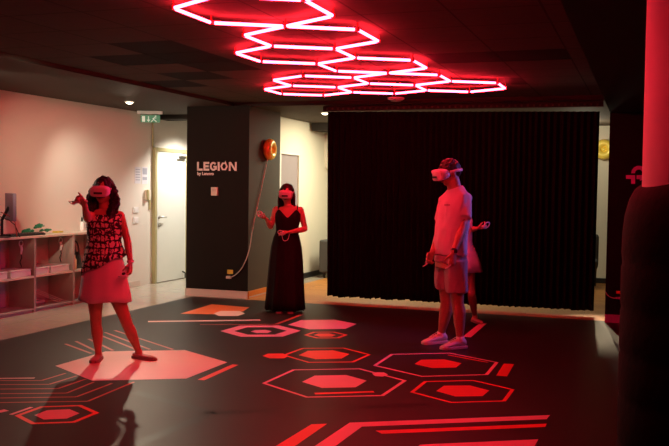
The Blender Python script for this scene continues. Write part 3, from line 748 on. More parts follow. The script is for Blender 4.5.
# ---- round pillar with black padding, right foreground
pc = V((1.372, 3.05, 0))
c = MB(); c.lathe(pc, Z, [(.30, 0), (.30, RZ)], 64); o = struct(c.build('pillar', M['pillar'], smooth=True))
pd = MB(); prof = [(.302, .0), (.356, .0), (.362, .04)]
for k in range(1, 9):
    a, b_ = .04+(1.30-.04)*(k-1)/8, .04+(1.30-.04)*k/8
    prof += [(.363, a+.02), (.363, b_-.015), (.359, b_)]
prof += [(.363, 1.34), (.361, 1.42), (.355, 1.48), (.342, 1.53), (.325, 1.56), (.302, 1.57)]
pd.lathe(pc, Z, prof, 64, caps=(False, False))
for p in pd.v:
    if p.z > 1.3: p.z += (p.x-pc.x+.30)*.35*(p.z-1.3)/.27
o = pd.build('pillar_padding', M['pad'], smooth=True); tag(o, 'black padded sleeve wrapped round the lower half of the red lit pillar', 'padding')

# ================================================================== PEOPLE
def ell_ring(c, a, b_, A, B, n=40, pw=1.0, fn=None):
    out = []
    for i in range(n):
        t = 2*PI*i/n; k = 1 if fn is None else fn(t)
        cx_, sy_ = math.cos(t), math.sin(t)
        out.append(V(c)+A*a*k*math.copysign(abs(cx_)**pw, cx_)+B*b_*k*math.copysign(abs(sy_)**pw, sy_))
    return out
def torso(mb, secs, right, n=24):
    """secs: (centre, half width, half depth); right: lateral axis"""
    rg = []
    for k, (c_, a, b_) in enumerate(secs):
        t = (V(secs[min(k+1, len(secs)-1)][0])-V(secs[max(k-1, 0)][0])).normalized()
        A = (right-t*right.dot(t)).normalized(); B = t.cross(A)
        rg.append(ell_ring(c_, a, b_, A, B, n, .85))
    mb.loft(rg)
def hand(mb, wrist, d, nrm, thumb, s=1.0, curl=.6, point=False, spread=.25):
    """palm and five fingers: d direction, nrm palm normal, thumb: lateral direction towards the thumb"""
    d = V(d).normalized(); th = V(thumb); th = (th-d*th.dot(d)).normalized(); n_ = V(nrm); n_ = (n_-d*n_.dot(d)-th*n_.dot(th)).normalized()
    w_ = V(wrist)
    mb.tube([w_-d*.02*s, w_+d*.02*s, w_+d*.05*s, w_+d*.082*s], [.024*s, .031*s, .039*s, .036*s], 14, wide=th, ratio=.48, round_ends=True)
    tips = []
    for k, (off, L, c_) in enumerate(((.028, .072, curl), (.0095, .080, curl*1.05), (-.0095, .074, curl*1.1), (-.028, .060, curl*1.2))):
        if point and k == 0: c_ = .06
        base = w_+d*.082*s+th*off*s; a = .0; cur_ = base-d*.02*s; pts = [cur_, base]; cur_ = base
        dd = (d+th*off*spread*8).normalized()
        for seg, fr in enumerate((.45, .30, .25)):
            a += c_*(.75 if seg == 0 else 1.0)
            cur_ = cur_+(dd*math.cos(a)+n_*math.sin(a))*L*fr*s; pts.append(cur_)
        mb.tube(pts, [.0098*s, .0102*s, .0094*s, .0086*s, .0076*s], 8, round_ends=True); tips.append(cur_)
    tb = w_+d*.025*s+th*.024*s
    t1 = tb+(d*.6+th*.75+n_*.35).normalized()*.036*s; t2 = t1+(d*.8+th*.2+n_*.6).normalized()*.030*s; t3 = t2+(d*.75-th*.15+n_*.7).normalized()*.022*s
    mb.tube([w_+d*.012*s+th*.008*s, tb, t1, t2, t3], [.014*s, .0145*s, .0115*s, .0105*s, .0085*s], 8, round_ends=True)
    return tips
def head(mb, c, fwd, up, s=1.0):
    fwd = V(fwd).normalized(); up = V(up); up = (up-fwd*up.dot(fwd)).normalized(); r = fwd.cross(up)
    c = V(c)
    mb.ball(c+up*.022*s-fwd*.012*s, r*.076*s, fwd*.096*s, up*.092*s, 20)          # cranium
    mb.ball(c-up*.035*s+fwd*.022*s, r*.062*s, fwd*.068*s, up*.076*s, 18)           # face
    mb.ball(c-up*.085*s+fwd*.048*s, r*.032*s, fwd*.030*s, up*.024*s, 12)           # chin
    mb.tube([c-up*.055*s+r*.055*s-fwd*.01*s, c-up*.082*s+r*.03*s+fwd*.035*s], [.020*s, .018*s], 8, round_ends=True)
    mb.tube([c-up*.055*s-r*.055*s-fwd*.01*s, c-up*.082*s-r*.03*s+fwd*.035*s], [.020*s, .018*s], 8, round_ends=True)
    mb.tube([c+up*.005*s+fwd*.088*s, c-up*.022*s+fwd*.100*s, c-up*.036*s+fwd*.106*s], [.008*s, .010*s, .013*s], 8, round_ends=True)   # nose
    for q in (-1, 1):
        mb.ball(c-up*.036*s+fwd*.095*s+r*q*.011*s, .009*s, n=8)
        mb.ball(c-up*.012*s-fwd*.006*s+r*q*.078*s, r*.010*s, fwd*.018*s, up*.031*s, 10)  # ears
    return fwd, up, r
def face_bits(parent, c, fwd, up, r, s=1.0):
    l = MB()
    for dz, ww in ((-.058, .022), (-.066, .019)):
        l.tube([c+up*dz*s+fwd*.086*s-r*ww*s, c+up*(dz+.002)*s+fwd*.094*s, c+up*dz*s+fwd*.086*s+r*ww*s], [.003*s, .0055*s, .003*s], 8, round_ends=True)
    l.build('lips', M['lips'], parent, smooth=True)
    for q in (-1, 1):
        MB().ball(c+up*.004*s+fwd*.076*s+r*q*.031*s, .0125*s, n=10).build('eye', M['eye'], parent, smooth=True)
def limb(mb, pts, rs, n=16): mb.tube(pts, rs, n, round_ends=True)
def arm(mb, sh, el, wr, s=1.0, m=1.0):
    sh, el, wr = V(sh), V(el), V(wr)
    limb(mb, [sh, sh.lerp(el, .3), sh.lerp(el, .7), el], [.046*s*m, .043*s*m, .036*s*m, .033*s*m])
    limb(mb, [el, el.lerp(wr, .25), el.lerp(wr, .7), wr], [.033*s*m, .036*s*m, .027*s*m, .022*s*m])
def leg(mb, hp, kn, an, s=1.0, m=1.0, back=V((0, 1, 0))):
    hp, kn, an = V(hp), V(kn), V(an)
    limb(mb, [hp, hp.lerp(kn, .35), hp.lerp(kn, .75), kn], [.088*s*m, .078*s*m, .058*s*m, .052*s*m])
    limb(mb, [kn, kn.lerp(an, .28)+back*.012, kn.lerp(an, .6)+back*.006, kn.lerp(an, .88), an], [.050*s*m, .056*s*m, .045*s*m, .032*s*m, .031*s*m])
def foot(mb, an, toe, s=1.0, barefoot=True):
    an, toe = V(an), V(toe); d = V((toe.x-an.x, toe.y-an.y, 0)).normalized()
    heel = V((an.x, an.y, .028))-d*.035
    mb.tube([heel, V((an.x, an.y, .036))+d*.03, V((toe.x, toe.y, .028))-d*.06, V((toe.x, toe.y, .020))], [.030*s, .034*s, .036*s, .024*s], 12, wide=d.cross(Z), ratio=.62, round_ends=True)
    limb(mb, [an, V((an.x, an.y, .045))+d*.01], [.033*s, .034*s])
def shoe(parent, an, toe, m_, low=False, L=.27, s=1.0, z0=.006):
    """an: ankle point, toe: ground point ahead; closed shoe with sole and laces"""
    an, toe = V(an), V(toe); d = V((toe.x-an.x, toe.y-an.y, 0)).normalized(); r = d.cross(Z)
    h0 = V((an.x, an.y, 0))-d*.062*s
    prof = ((0, .026, .055 if low else .085), (.03, .036, .06 if low else .10), (.09, .040, .055 if low else .098), (.14, .042, .045 if low else .078), (.19, .047, .045 if low else .058), (.235, .042, .038 if low else .046), (.262, .024, .026 if low else .030))
    u_ = MB(); rg = []
    for x, w_, h_ in prof:
        c_ = h0+d*x*s; x_ = []
        for i in range(16):
            t = 2*PI*i/16; cc, ss = math.cos(t), math.sin(t)
            x_.append(c_+r*w_*s*math.copysign(abs(cc)**.7, cc)*(1 if ss < 0 else (1-.35*ss))+V((0, 0, z0+.022+(h_-.022)*s*.5*(1+ss)*1.0)))
        rg.append(x_)
    u_.loft(rg); su_ = u_.build('shoe', m_, parent, smooth=True)
    md = su_.modifiers.new('s', 'SUBSURF'); md.levels = md.render_levels = 1
    so_ = MB(); out = []
    for zz in (z0, z0+.026*s):
        lp = []
        for x, w_, h_ in prof: lp.append(h0+d*(x*s)+r*(w_+.004)*s+V((0, 0, zz)))
        for x, w_, h_ in prof[::-1]: lp.append(h0+d*(x*s)-r*(w_+.004)*s+V((0, 0, zz)))
        out.append(lp)
    so_.loft(out).build('sole', m_ if not low else M['sole'], su_, bevel=.003)
    if not low:
        lc_ = MB()
        for k in range(4):
            q = h0+d*(.11+.022*k)*s; zz = z0+(.104-.010*k)*s
            lc_.tube([q-r*.024*s+V((0, 0, zz-.012)), q+V((0, 0, zz)), q+r*.024*s+V((0, 0, zz-.012))], .0035, 6)
        lc_.build('laces', M['white_cloth'], su_)
    return su_
def headset(c, fwd, up, r, s, label, grp='headsets worn by the players', top=True):
    c = V(c); o = empty('headset', c+fwd*.1*s, label, 'vr headset', grp)
    # front shell: rounded box
    sh = MB(); rg = []
    for x, a, b_ in ((.062, .084, .046), (.085, .092, .052), (.125, .094, .054), (.150, .088, .050), (.160, .070, .038)):
        cc = c+fwd*x*s+up*.006*s; ring_ = []
        for i in range(28):
            t = 2*PI*i/28; cx_, sx = math.cos(t), math.sin(t)
            ring_.append(cc+r*a*s*math.copysign(abs(cx_)**.55, cx_)+up*b_*s*math.copysign(abs(sx)**.65, sx)-fwd*.02*s*abs(cx_)**3)
        rg.append(ring_)
    sh.loft(rg).build('front_shell', M['visor'], o, smooth=True)
    MB().obox(c+fwd*.160*s+up*-.006*s, r*.040*s, fwd*.003*s, up*.009*s).build('front_window', M['black_plastic'], o)
    fo = MB(); rg = []
    for x, a, b_ in ((.030, .074, .040), (.062, .080, .044)):
        rg.append([c+fwd*x*s+up*.004*s+r*a*s*math.copysign(abs(math.cos(t))**.6, math.cos(t))+up*b_*s*math.copysign(abs(math.sin(t))**.7, math.sin(t)) for t in [2*PI*i/24 for i in range(24)]])
    fo.loft(rg).build('face_foam', M['foam'], o, smooth=True)
    MB().tube([c+fwd*.1*s-up*.046*s-r*.045*s, c+fwd*.12*s-up*.052*s, c+fwd*.1*s-up*.046*s+r*.045*s], .008*s, 8).build('nose_gasket', M['foam'], o, smooth=True)
    pts = [c+r*math.cos(t)*.092*s+fwd*(math.sin(t)*.115-.012)*s+up*(.008+.010*math.cos(t)**2)*s for t in [PI*.86+PI*1.28*i/24 for i in range(25)]]
    MB().tube(pts, .013*s, 8, wide=up, ratio=.35).build('head_strap', M['visor'], o, smooth=True)
    pts = [c+fwd*(math.cos(t)*.118-.005)*s+up*(math.sin(t)*.124+.010)*s for t in [PI*.46+PI*.50*i/16 for i in range(17)]]
    if top: MB().tube(pts, .012*s, 8, wide=r, ratio=.3).build('top_strap', M['visor'], o, smooth=True)
    return o
def controller(p, d, up, label, s=1.0, grp='controllers held by the players'):
    p, d = V(p), V(d).normalized(); up = V(up); up = (up-d*up.dot(d)).normalized()
    o = empty('hand_controller', p, label, 'controller', grp)
    MB().tube([p-d*.055*s, p, p+d*.04*s], [.014*s, .016*s, .018*s], 12, round_ends=True).build('grip', M['white_plastic'], o, smooth=True)
    c_ = p+d*.062*s; sd_ = d.cross(up)
    ra = (d*.8+up*.6).normalized(); pts = [c_+sd_*.040*s*math.cos(a)+ra*.042*s*math.sin(a) for a in [2*PI*i/18 for i in range(19)]]
    MB().tube(pts, .0065*s, 8).build('tracking_ring', M['white_plastic'], o, smooth=True)
    MB().ball(p+d*.045*s+up*.016*s, sd_*.018*s, d*.018*s, up*.008*s, 8).build('thumb_pad', M['black_plastic'], o, smooth=True)
    return o
def hair_cap(mb, c, fwd, up, r, s, low=.0):
    mb.ball(c+up*.034*s-fwd*.022*s, r*.088*s, fwd*.098*s, up*.094*s, 20)
    mb.ball(c-up*.010*s-fwd*.050*s, r*.082*s, fwd*.066*s, up*.085*s, 18)

# -------- woman pointing, left
Y1 = gr(122, 360).y
J = lambda x, y, dy=0.0: at(x, y, Y1+dy)
p1 = empty('person', V((J(122, 360).x, Y1, 0)), 'woman in patterned sleeveless blouse and pale skirt pointing with raised arm, wearing a headset', 'person')
fw1 = V((-.10, -1, 0)).normalized(); rt1 = fw1.cross(Z)       # her right is to the left in the photo
lat1 = V((1, 0, 0))
HC = J(103.2, 190.5, -.02)
b1 = MB()
hf, hu, hr = head(b1, HC, V((-.06, -1, -.12)), Z, .97)
torso(b1, [(J(104, 285), .150, .098), (J(104.5, 275), .168, .105), (J(104, 262), .160, .100), (J(104, 249), .130, .082), (J(104.5, 240), .128, .085), (J(105, 228), .145, .100), (J(105, 219), .155, .096), (J(105, 213), .150, .075), (J(105, 209.5), .095, .055)], lat1)
limb(b1, [J(105, 214, .02), J(104.3, 207, .01), J(103.8, 200, .0)], [.056, .048, .047])
shR, elR, wrR = J(91, 214.5), J(87.5, 219, -.25), J(84.5, 205, -.44)
shL, elL, wrL = J(119.5, 215.5), J(127, 239, .02), J(130.5, 262, -.06)
arm(b1, shR, elR, wrR, .98); arm(b1, shL, elL, wrL, .98)
hipL, hipR = J(113, 285), J(95, 285)
kL, aL = J(127.5, 325, -.02), J(138.3, 350.5, .05)
kR, aR = J(96, 324, -.02), J(98.5, 352.5, -.02)
leg(b1, hipR, kR, aR, .93); leg(b1, hipL, kL, aL, .93)
toeR = V((J(99.5, 361).x, aR.y-.17, 0)); toeL = V((aL.x+.17, aL.y-.09, 0))
foot(b1, aR, toeR, .95); foot(b1, aL, toeL, .95)
hdR = V((-.28, -.62, .62)); hand(b1, wrR, hdR, V((-.2, -.5, -.8)), V((.95, -.2, .2)), 1.0, 1.15, True, .08)
hand(b1, wrL, V((.02, -.25, -1)), V((-1, -.2, 0)), V((-.2, -1, .1)), .98, .65)
bo = b1.build('body', M['skin1'], p1); bake(bo, voxel=.0065, smooth=3)
face_bits(p1, HC, hf, hu, hr, .97)
# blouse
bl_ = MB(); rg = []
sec = [(103.5, 265, .196, .142), (103.5, 262, .196, .142), (104, 256, .186, .134), (104, 248, .164, .114), (104.5, 240, .147, .104), (105, 228, .160, .116), (105, 220, .168, .112), (105.2, 214.5, .170, .088), (105.2, 211.2, .128, .070), (105, 209.3, .085, .062)]
for k, (x, y, a, b_) in enumerate(sec):
    c_ = J(x, y); n_ = 64; row = []
    for i in range(n_):
        t = 2*PI*i/n_; q = c_+V((a*math.cos(t)*(1+.02*math.sin(7*t+k)), b_*math.sin(t)*(1+.02*math.sin(9*t)), 0))
        if k < 4: q.z += (.085*math.cos(t))*(1-k/4)+.01*math.sin(5*t)*(1-k/4)     # slanted hem, higher on her left side
        if k >= 8: q.z += -.030*max(0, -math.sin(t))
        row.append(q)
    rg.append(row)
bl_.loft(rg, caps=(False, False)); bo = bl_.build('blouse', M['blouse'], p1, smooth=True); bo.modifiers.new('s', 'SOLIDIFY').thickness = .005
# skirt
sk = MB(); rg = []
for k, (x, y, a, b_) in enumerate(((104, 247, .140, .100), (104, 256, .160, .112), (104, 268, .186, .128), (104.5, 282, .206, .140), (105, 295, .226, .152), (105, 301, .232, .156))):
    c_ = J(x, y); f_ = k/5; rg.append([c_+V((a*math.cos(t)*(1+.02*f_*math.sin(6*t+1)), b_*math.sin(t)*(1+.04*f_*math.sin(9*t)), .006*math.sin(4*t)*f_)) for t in [2*PI*i/60 for i in range(60)]])
sk.loft(rg, caps=(False, False)); so_ = sk.build('skirt', M['skirt'], p1, smooth=True); so_.modifiers.new('s', 'SOLIDIFY').thickness = .005
shoe(p1, aR, toeR, M['flat_shoe'], True, s=.92); shoe(p1, aL, toeL, M['flat_shoe'], True, s=.92)
# curly hair
hb = MB(); hair_cap(hb, HC, hf, hu, hr, .98)
random.seed(3)
for k in range(74):
    a = PI*(.02+.96*random.random()) ; sd_ = -1 if math.cos(a) < 0 else 1
    st = HC+hr*(-math.cos(a))*.074-hf*(math.sin(a)*.07+.0)+hu*random.uniform(.0, .06)
    Ls = random.uniform(.27, .42); pts = []
    out_ = random.uniform(.02, .065); tw = random.uniform(0, 6)
    for j in range(15):
        t = j/14; q = st-Z*Ls*t+(hr*(-math.cos(a))*out_*math.sin(PI*min(1, t*1.2))-hf*.03*math.sin(a)*t)
        q += hr*.019*math.sin(tw+t*15)+hf*(.016*math.cos(tw+t*15)+.075*t*abs(math.cos(a))**.5)
        pts.append(q)
    hb.tube(pts, [.015]*12+[.012, .009, .005], 7)
ho = hb.build('hair', M['hair'], p1); bake(ho, .012, 38, .007, 0)
headset(HC, hf, hu, hr, .92, 'white headset worn by the pointing woman with curly hair', top=False)
controller(wrR+hdR.normalized()*.085+V((-.02, -.03, -.035)), V((-1, .3, -.1)), Z, 'controller in the raised hand of the pointing woman', .62)
controller(wrL+V((-.035, -.03, -.085)), V((-.1, -.8, -.5)), Z, 'controller in the lowered hand of the pointing woman')
br = MB(); br.lathe(wrL+Z*.006, V((.05, -.1, 1)), [(.029, -.012), (.033, 0), (.029, .012), (.026, 0), (.029, -.012)], 20, caps=(False, False)); br.build('bracelet', M['white_plastic'], p1, smooth=True)

# -------- woman in black dress
Y2 = gr(285, 312).y
J = lambda x, y, dy=0.0: at(x, y, Y2+dy)
p2 = empty('person', V((J(285, 312).x, Y2, 0)), 'woman in long black strappy dress with dark shoulder hair, wearing a headset', 'person')
HC = J(286.8, 193.5, -.02)
b2 = MB(); hf, hu, hr = head(b2, HC, V((-.12, -1, -.16)), Z, .97)
torso(b2, [(J(286.5, 262), .145, .10), (J(286.5, 250), .165, .105), (J(286.5, 240), .150, .098), (J(287, 232), .125, .082), (J(287.5, 226), .130, .086), (J(288, 218.5), .148, .104), (J(288.3, 212.5), .158, .092), (J(288.3, 208.3), .150, .070), (J(288, 205.8), .095, .052)], lat1)
limb(b2, [J(288, 208.5, .02), J(287.4, 203, .01), J(287, 198, 0)], [.054, .047, .046])
shR, elR, wrR = J(276.3, 209.5), J(270.7, 226.8, .02), J(266.3, 218.8, -.14)
shL, elL, wrL = J(300.2, 210), J(305.2, 229, .03), J(289.5, 232.2, -.20)
arm(b2, shR, elR, wrR, 1.0); arm(b2, shL, elL, wrL, 1.0)
hand(b2, wrR, V((-.75, -.5, .3)), V((.2, -.3, 1)), V((-.3, -1, .2)), 1.0, .7)
hand(b2, wrL, V((-1, -.2, .08)), V((0, .4, -1)), V((.1, -1, .1)), 1.0, .55)
for x in (278, 292):
    a_ = J(x, 305); kn_ = J(x, 280); leg(b2, J(x+(1 if x < 285 else -1), 258), kn_, V((a_.x, a_.y, .09)), .93)
    foot(b2, V((a_.x, a_.y, .09)), V((a_.x, a_.y-.17, 0)), .95)
bo = b2.build('body', M['skin2'], p2); bake(bo, voxel=.0065, smooth=3)
face_bits(p2, HC, hf, hu, hr, .97)
ds = MB(); rg = []
secs2 = [(288, 214.5, .166, .108), (287.8, 219, .160, .117), (287.4, 226, .143, .098), (287, 231.5, .138, .094), (286.5, 238, .165, .112), (286.3, 247, .190, .128), (286, 260, .206, .15), (285.5, 280, .222, .18), (285, 300, .238, .20), (284.8, 309.8, .245, .21), (284.8, 310.4, .243, .208)]
for k, (x, y, a, b_) in enumerate(secs2):
    c_ = J(x, y); f_ = max(0, (k-3)/7); row = []
    for i in range(96):
        t = 2*PI*i/96; fo_ = 1+.055*f_*math.sin(11*t+.6*math.sin(3*t))+.02*f_*math.sin(23*t)
        q = c_+V((a*math.cos(t)*fo_, b_*math.sin(t)*fo_, 0))
        fr = max(0, -math.sin(t))                       # 1 at the front
        if k == 0:
            dip = abs(((t-1.5*PI+PI) % (2*PI))-PI)        # angle from the front
            q.z += .060*math.exp(-((dip-.72)/.34)**2)-.035*math.exp(-(dip/.22)**2)-.02*max(0, math.sin(t))
        if k >= 9: q.z = .035+.012*math.sin(7*t)
        row.append(q)
    rg.append(row)
ds.loft(rg, caps=(False, True)); do = ds.build('dress', M['dress'], p2, smooth=True); do.modifiers.new('s', 'SOLIDIFY').thickness = .004
for q in (-1, 1):
    MB().tube(smoothpath([J(288+q*8.6, 212, -.098), J(288+q*9.6, 207.2, -.065), J(288+q*9.4, 205.8, .0), J(288+q*8, 209, .07), J(288+q*6, 215.5, .1)]), .006, 6).build('strap', M['dress'], p2)
hb = MB(); hair_cap(hb, HC, hf, hu, hr, .98); random.seed(5)
for k in range(60):
    a = PI*(.04+.92*random.random()); st = HC+hr*(-math.cos(a))*.078-hf*(math.sin(a)*.075)+hu*random.uniform(.0, .06)
    Ls = random.uniform(.20, .25); pts = []
    for j in range(9):
        t = j/8; pts.append(st-Z*Ls*t+hr*(-math.cos(a))*.022*math.sin(PI*t*.8)+hr*.004*math.sin(k+7*t)+hf*(.02*t*abs(math.cos(a))-.02*t*math.sin(a)))
    hb.tube(pts, [.013]*7+[.010, .005], 7)
ho = hb.build('hair', M['hair'], p2); bake(ho, .005, 40, .0075, 1)
for x in (280, 291):
    a_ = J(x, 309); shoe(p2, V((a_.x, a_.y-.03, .09)), V((a_.x, a_.y-.3, 0)), M['black_leather'], True, s=.92)
headset(HC, hf, hu, hr, .94, 'white headset worn by the woman in the long black dress', top=False)
controller(wrR+V((-.045, -.055, .035)), V((-.4, -.8, .4)), Z, 'controller in the raised right hand of the woman in the black dress')
controller(wrL+V((-.075, -.055, -.01)), V((-.3, -.8, .1)), Z, 'controller held at the waist of the woman in the black dress')
MB().tube(smoothpath([wrL+V((0, 0, -.02)), wrL+V((-.02, -.02, -.09)), wrL+V((-.07, -.03, -.10)), wrL+V((-.09, -.05, -.03))]), .004, 6).build('wrist_strap', M['white_plastic'], p2)

# -------- man in t-shirt, facing left
Y3 = 8.65
J = lambda x, y, dy=0.0: at(x, y, Y3+dy)
p3 = empty('person', V((J(450, 350).x, Y3, 0)), 'tall man in pale t-shirt, taupe shorts and white sneakers wearing a headset, facing left', 'person')
fm = V((-.86, -.51, 0)).normalized(); rm = fm.cross(Z)       # rm: his right (far side)
HC = J(449.5, 173.2)
b3 = MB(); hf, hu, hr = head(b3, HC, V((-.93, -.36, -.22)), Z, 1.04)
TX = lambda x, y: J(x, y)
torso(b3, [(J(450, 268), .165, .120), (J(450.5, 258), .172, .122), (J(450.5, 246), .162, .115), (J(451.5, 232), .160, .112), (J(453, 216), .160, .112), (J(454, 206), .155, .106), (J(455.2, 200), .145, .088), (J(455.8, 196), .118, .070), (J(455.4, 192.5), .080, .056)], rm)
limb(b3, [J(455.5, 194), J(454, 186), J(452.3, 178)], [.072, .068, .065])
# his left arm is the near one
nr = -rm
shL = J(460.5, 201.5, 0)+nr*.055; elL = J(462, 229, -.16); wrL = J(453.5, 252.5, -.30)
shR = J(449.5, 202, 0)+rm*.06; elR = J(440, 232, .10); wrR = J(432.5, 252, -.02)
arm(b3, shL.lerp(elL, .12)+rm*.012, elL, wrL, 1.08, 1.12); arm(b3, shR, elR, wrR, 1.08, 1.12)
hand(b3, wrL, V((-.1, -.1, -1)), V((-.6, .6, 0)), V((-.8, -.5, 0)), 1.08, .5)
hand(b3, wrR, V((-.4, -.3, -.85)), V((.4, -.9, .1)), V((-.8, -.5, .2)), 1.08, .8)
aN = gr(458.5, 347); aN = V((aN.x, 8.60, .10)); aF = V((J(441.5, 342, .2).x, 8.88, .10))
hN, hF = J(456, 266, -.08), J(445.5, 266, .10)
kN = J(457.5, 302, -.06); kF = J(446.5, 302, .14)
leg(b3, hN, kN, aN, 1.08, 1.1, -fm*1); leg(b3, hF, kF, aF, 1.08, 1.1, -fm*1)
tN = aN+V((-.22, -.10, 0)); tF = aF+V((-.22, -.10, 0)); tN.z = tF.z = 0
foot(b3, aN, tN-(tN-aN)*.2, .9); foot(b3, aF, tF-(tF-aF)*.2, .9)
bo = b3.build('body', M['skin3'], p3); bake(bo, voxel=.007, smooth=3)
face_bits(p3, HC, hf, hu, hr, 1.04)
ts = MB()
torso(ts, [(J(450.3, 254.5), .190, .148), (J(450.5, 250), .190, .150), (J(450.8, 240), .184, .145), (J(452, 228), .180, .140), (J(453.3, 214), .182, .138), (J(454.2, 206), .178, .126), (J(455.4, 198.5), .162, .108), (J(455.8, 194), .152, .090), (J(455.6, 190.5), .112, .078), (J(454.8, 187.8), .078, .070)], rm, 32)
dL = (elL-shL).normalized(); dR = (elR-shR).normalized()
ts.tube([shL-dL*.08, shL-dL*.05, shL+dL*.06, shL.lerp(elL, .62)], [.060, .080, .082, .080], 18)
ts.tube([shR-dR*.055, shR-dR*.03, shR+dR*.06, shR.lerp(elR, .62)], [.056, .076, .080, .080], 18)
to = ts.build('t_shirt', M['tshirt'], p3); bake(to, .014, 9, .009, 7)
st = MB(); st.tube([J(450.5, 247), J(450, 262)], [.176, .180], 24, wide=rm, ratio=.78)
st.tube([hN+Z*.06, hN.lerp(kN, .35), hN.lerp(kN, .72)], [.110, .114, .112], 20); st.tube([hF+Z*.06, hF.lerp(kF, .3), hF.lerp(kF, .60)], [.110, .112, .110], 20)
so_ = st.build('shorts', M['shorts'], p3); bake(so_, .014, 9, .009, 4)
shoe(p3, aN, tN, M['shoe'], s=1.08); shoe(p3, aF, tF, M['shoe'], s=1.08)
for a_ in (aN, aF):
    MB().lathe(V((a_.x, a_.y, .075)), Z, [(.043, 0), (.041, .05), (.037, .05)], 20, caps=(False, False)).build('sock', M['white_cloth'], p3, smooth=True)
hb = MB(); hb.ball(HC+hu*.044*1.04-hf*.018, hr*.086, hf*.104, hu*.086, 20); hb.ball(HC+hu*.012-hf*.055, hr*.081, hf*.062, hu*.082, 18)
random.seed(9)
for k in range(40):
    a = random.uniform(0, 2*PI); e_ = random.uniform(.2, 1.3)
    n_ = (hr*math.cos(a)*math.cos(e_)+hf*math.sin(a)*math.cos(e_)+hu*math.sin(e_)); q = HC+hu*.044-hf*.018+V(n_)*.088
    hb.tube([q-n_*.02, q+n_*.008+hf*.012, q+n_*.008+hf*.034-hu*.008], [.015, .012, .005], 7)
ho = hb.build('hair', M['hair_red'], p3); bake(ho, .006, 40, .007, 1)
headset(HC, hf, hu, hr, 1.06, 'white headset worn by the tall man facing left')
wd = (elL-wrL).normalized()
wt = MB(); wt.lathe(wrL+wd*.02, wd, [(.031, -.012), (.034, 0), (.031, .012)], 20, caps=(False, False)); wo = wt.build('wristwatch', M['black_plastic'], p3, smooth=True)
MB().obox(wrL+wd*.02+V((.01, -.036, 0)), V((.016, 0, 0)), V((0, .006, 0)), V((0, 0, .018))).build('watch_case', M['black_plastic'], wo, bevel=.003)
# small printed line on the chest, laid on the shirt surface
bpy.context.view_layer.update()
def on_shirt(x, y):
    hit, q, n_, _ = to.ray_cast(EYE-wloc(to), ray(x, y).normalized())
    return q+wloc(to)+n_*.002 if hit else None
pr_ = MB()
for k in range(6):
    xa, xb = 444.6+k*.95, 445.3+k*.95
    q = [on_shirt(xa, 204.4), on_shirt(xb, 204.4), on_shirt(xb, 205.6), on_shirt(xa, 205.6)]
    if all(q): pr_.add(q, [(0, 1, 2, 3)])
if pr_.v: pr_.build('chest_print', M['print'], to)
controller(wrL+V((-.035, .0, -.085)), V((-.25, -.1, -1)), V((-1, 0, 0)), 'controller in the near hand of the tall man', .8)
controller(wrR+V((-.05, -.03, -.075)), V((-.35, -.2, -1)), V((-1, 0, 0)), 'controller in the far hand of the tall man', .8)

# -------- woman behind the man
Y4 = gr(475, 326).y
J = lambda x, y, dy=0.0: at(x, y, Y4+dy)
p4 = empty('person', V((J(462, 326).x, Y4, 0)), 'person in white top and white skirt mostly hidden behind the tall man', 'person')
HC = J(456.5, 203)
b4 = MB(); f4 = V((.35, .93, 0)).normalized()
hf, hu, hr = head(b4, HC, f4, Z, .93)
torso(b4, [(J(461, 268), .13, .09), (J(461, 261), .165, .10), (J(461, 252), .150, .095), (J(460, 243), .125, .08), (J(459, 232), .14, .095), (J(458.5, 224), .148, .085), (J(458.5, 219), .09, .05)], lat1)
limb(b4, [J(458, 221), J(457.2, 215), J(456.8, 209)], [.05, .046, .045])
sh_, el_, wr_ = J(467.5, 223), J(470.3, 236, .05), J(477, 229, .1)
el_ = J(468.8, 228.5, -.12); wr_ = J(476.3, 229.6, -.22)
sh_ = J(466.5, 217.5); el_ = J(470.5, 229.5, .02); wr_ = J(477, 228.4, -.14)
arm(b4, sh_, el_, wr_, .95); hand(b4, wr_, V((.7, -.3, .15)), V((-.2, -.2, 1)), V((-.2, -1, .3)), .98, .85)
s2, e2, w2 = J(449, 223), J(447, 238, -.03), J(449, 250, -.1); arm(b4, s2, e2, w2, .92); hand(b4, w2, V((0, -.3, -1)), V((1, 0, 0)), V((0, -1, 0)), .95, .7)
a1_, a2_ = gr(474.6, 322.4), gr(457, 324)
a1_.z = a2_.z = .09
leg(b4, J(467, 264), J(471.5, 294, -.02), a1_, .92, 1.0, V((0, 0, 0))); leg(b4, J(456, 264), J(456, 294, -.02), a2_, .92)
foot(b4, a1_, a1_+V((.05, -.17, 0)), .95); foot(b4, a2_, a2_+V((0, -.17, 0)), .95)
bo = b4.build('body', M['skin2'], p4); bake(bo, voxel=.007, smooth=3)
face_bits(p4, HC, hf, hu, hr, .93)
tp_ = MB(); torso(tp_, [(J(461, 252), .165, .112), (J(460.5, 243), .142, .098), (J(459, 232), .154, .110), (J(458.5, 223), .160, .094), (J(458.5, 218.5), .10, .062)], lat1)
tp_.tube([sh_, sh_.lerp(el_, .45)], [.056, .060], 16); tp_.tube([s2, s2.lerp(e2, .45)], [.056, .060], 16)
o = tp_.build('t_shirt', M['white_cloth'], p4); bake(o, .008, 9, .009, 4)
ss_ = MB(); rg = []
for k, (x, y, a, b_) in enumerate(((461, 246, .145, .10), (462, 254, .175, .12), (463, 262, .195, .135), (464.2, 271.5, .212, .15))):
    c_ = J(x, y); rg.append([c_+V((a*math.cos(t)*(1+.03*k/3*math.sin(8*t)), b_*math.sin(t)*(1+.03*k/3*math.sin(8*t)), 0)) for t in [2*PI*i/60 for i in range(60)]])
ss_.loft(rg, caps=(False, False)); o = ss_.build('skirt', M['white_cloth'], p4, smooth=True); o.modifiers.new('s', 'SOLIDIFY').thickness = .005
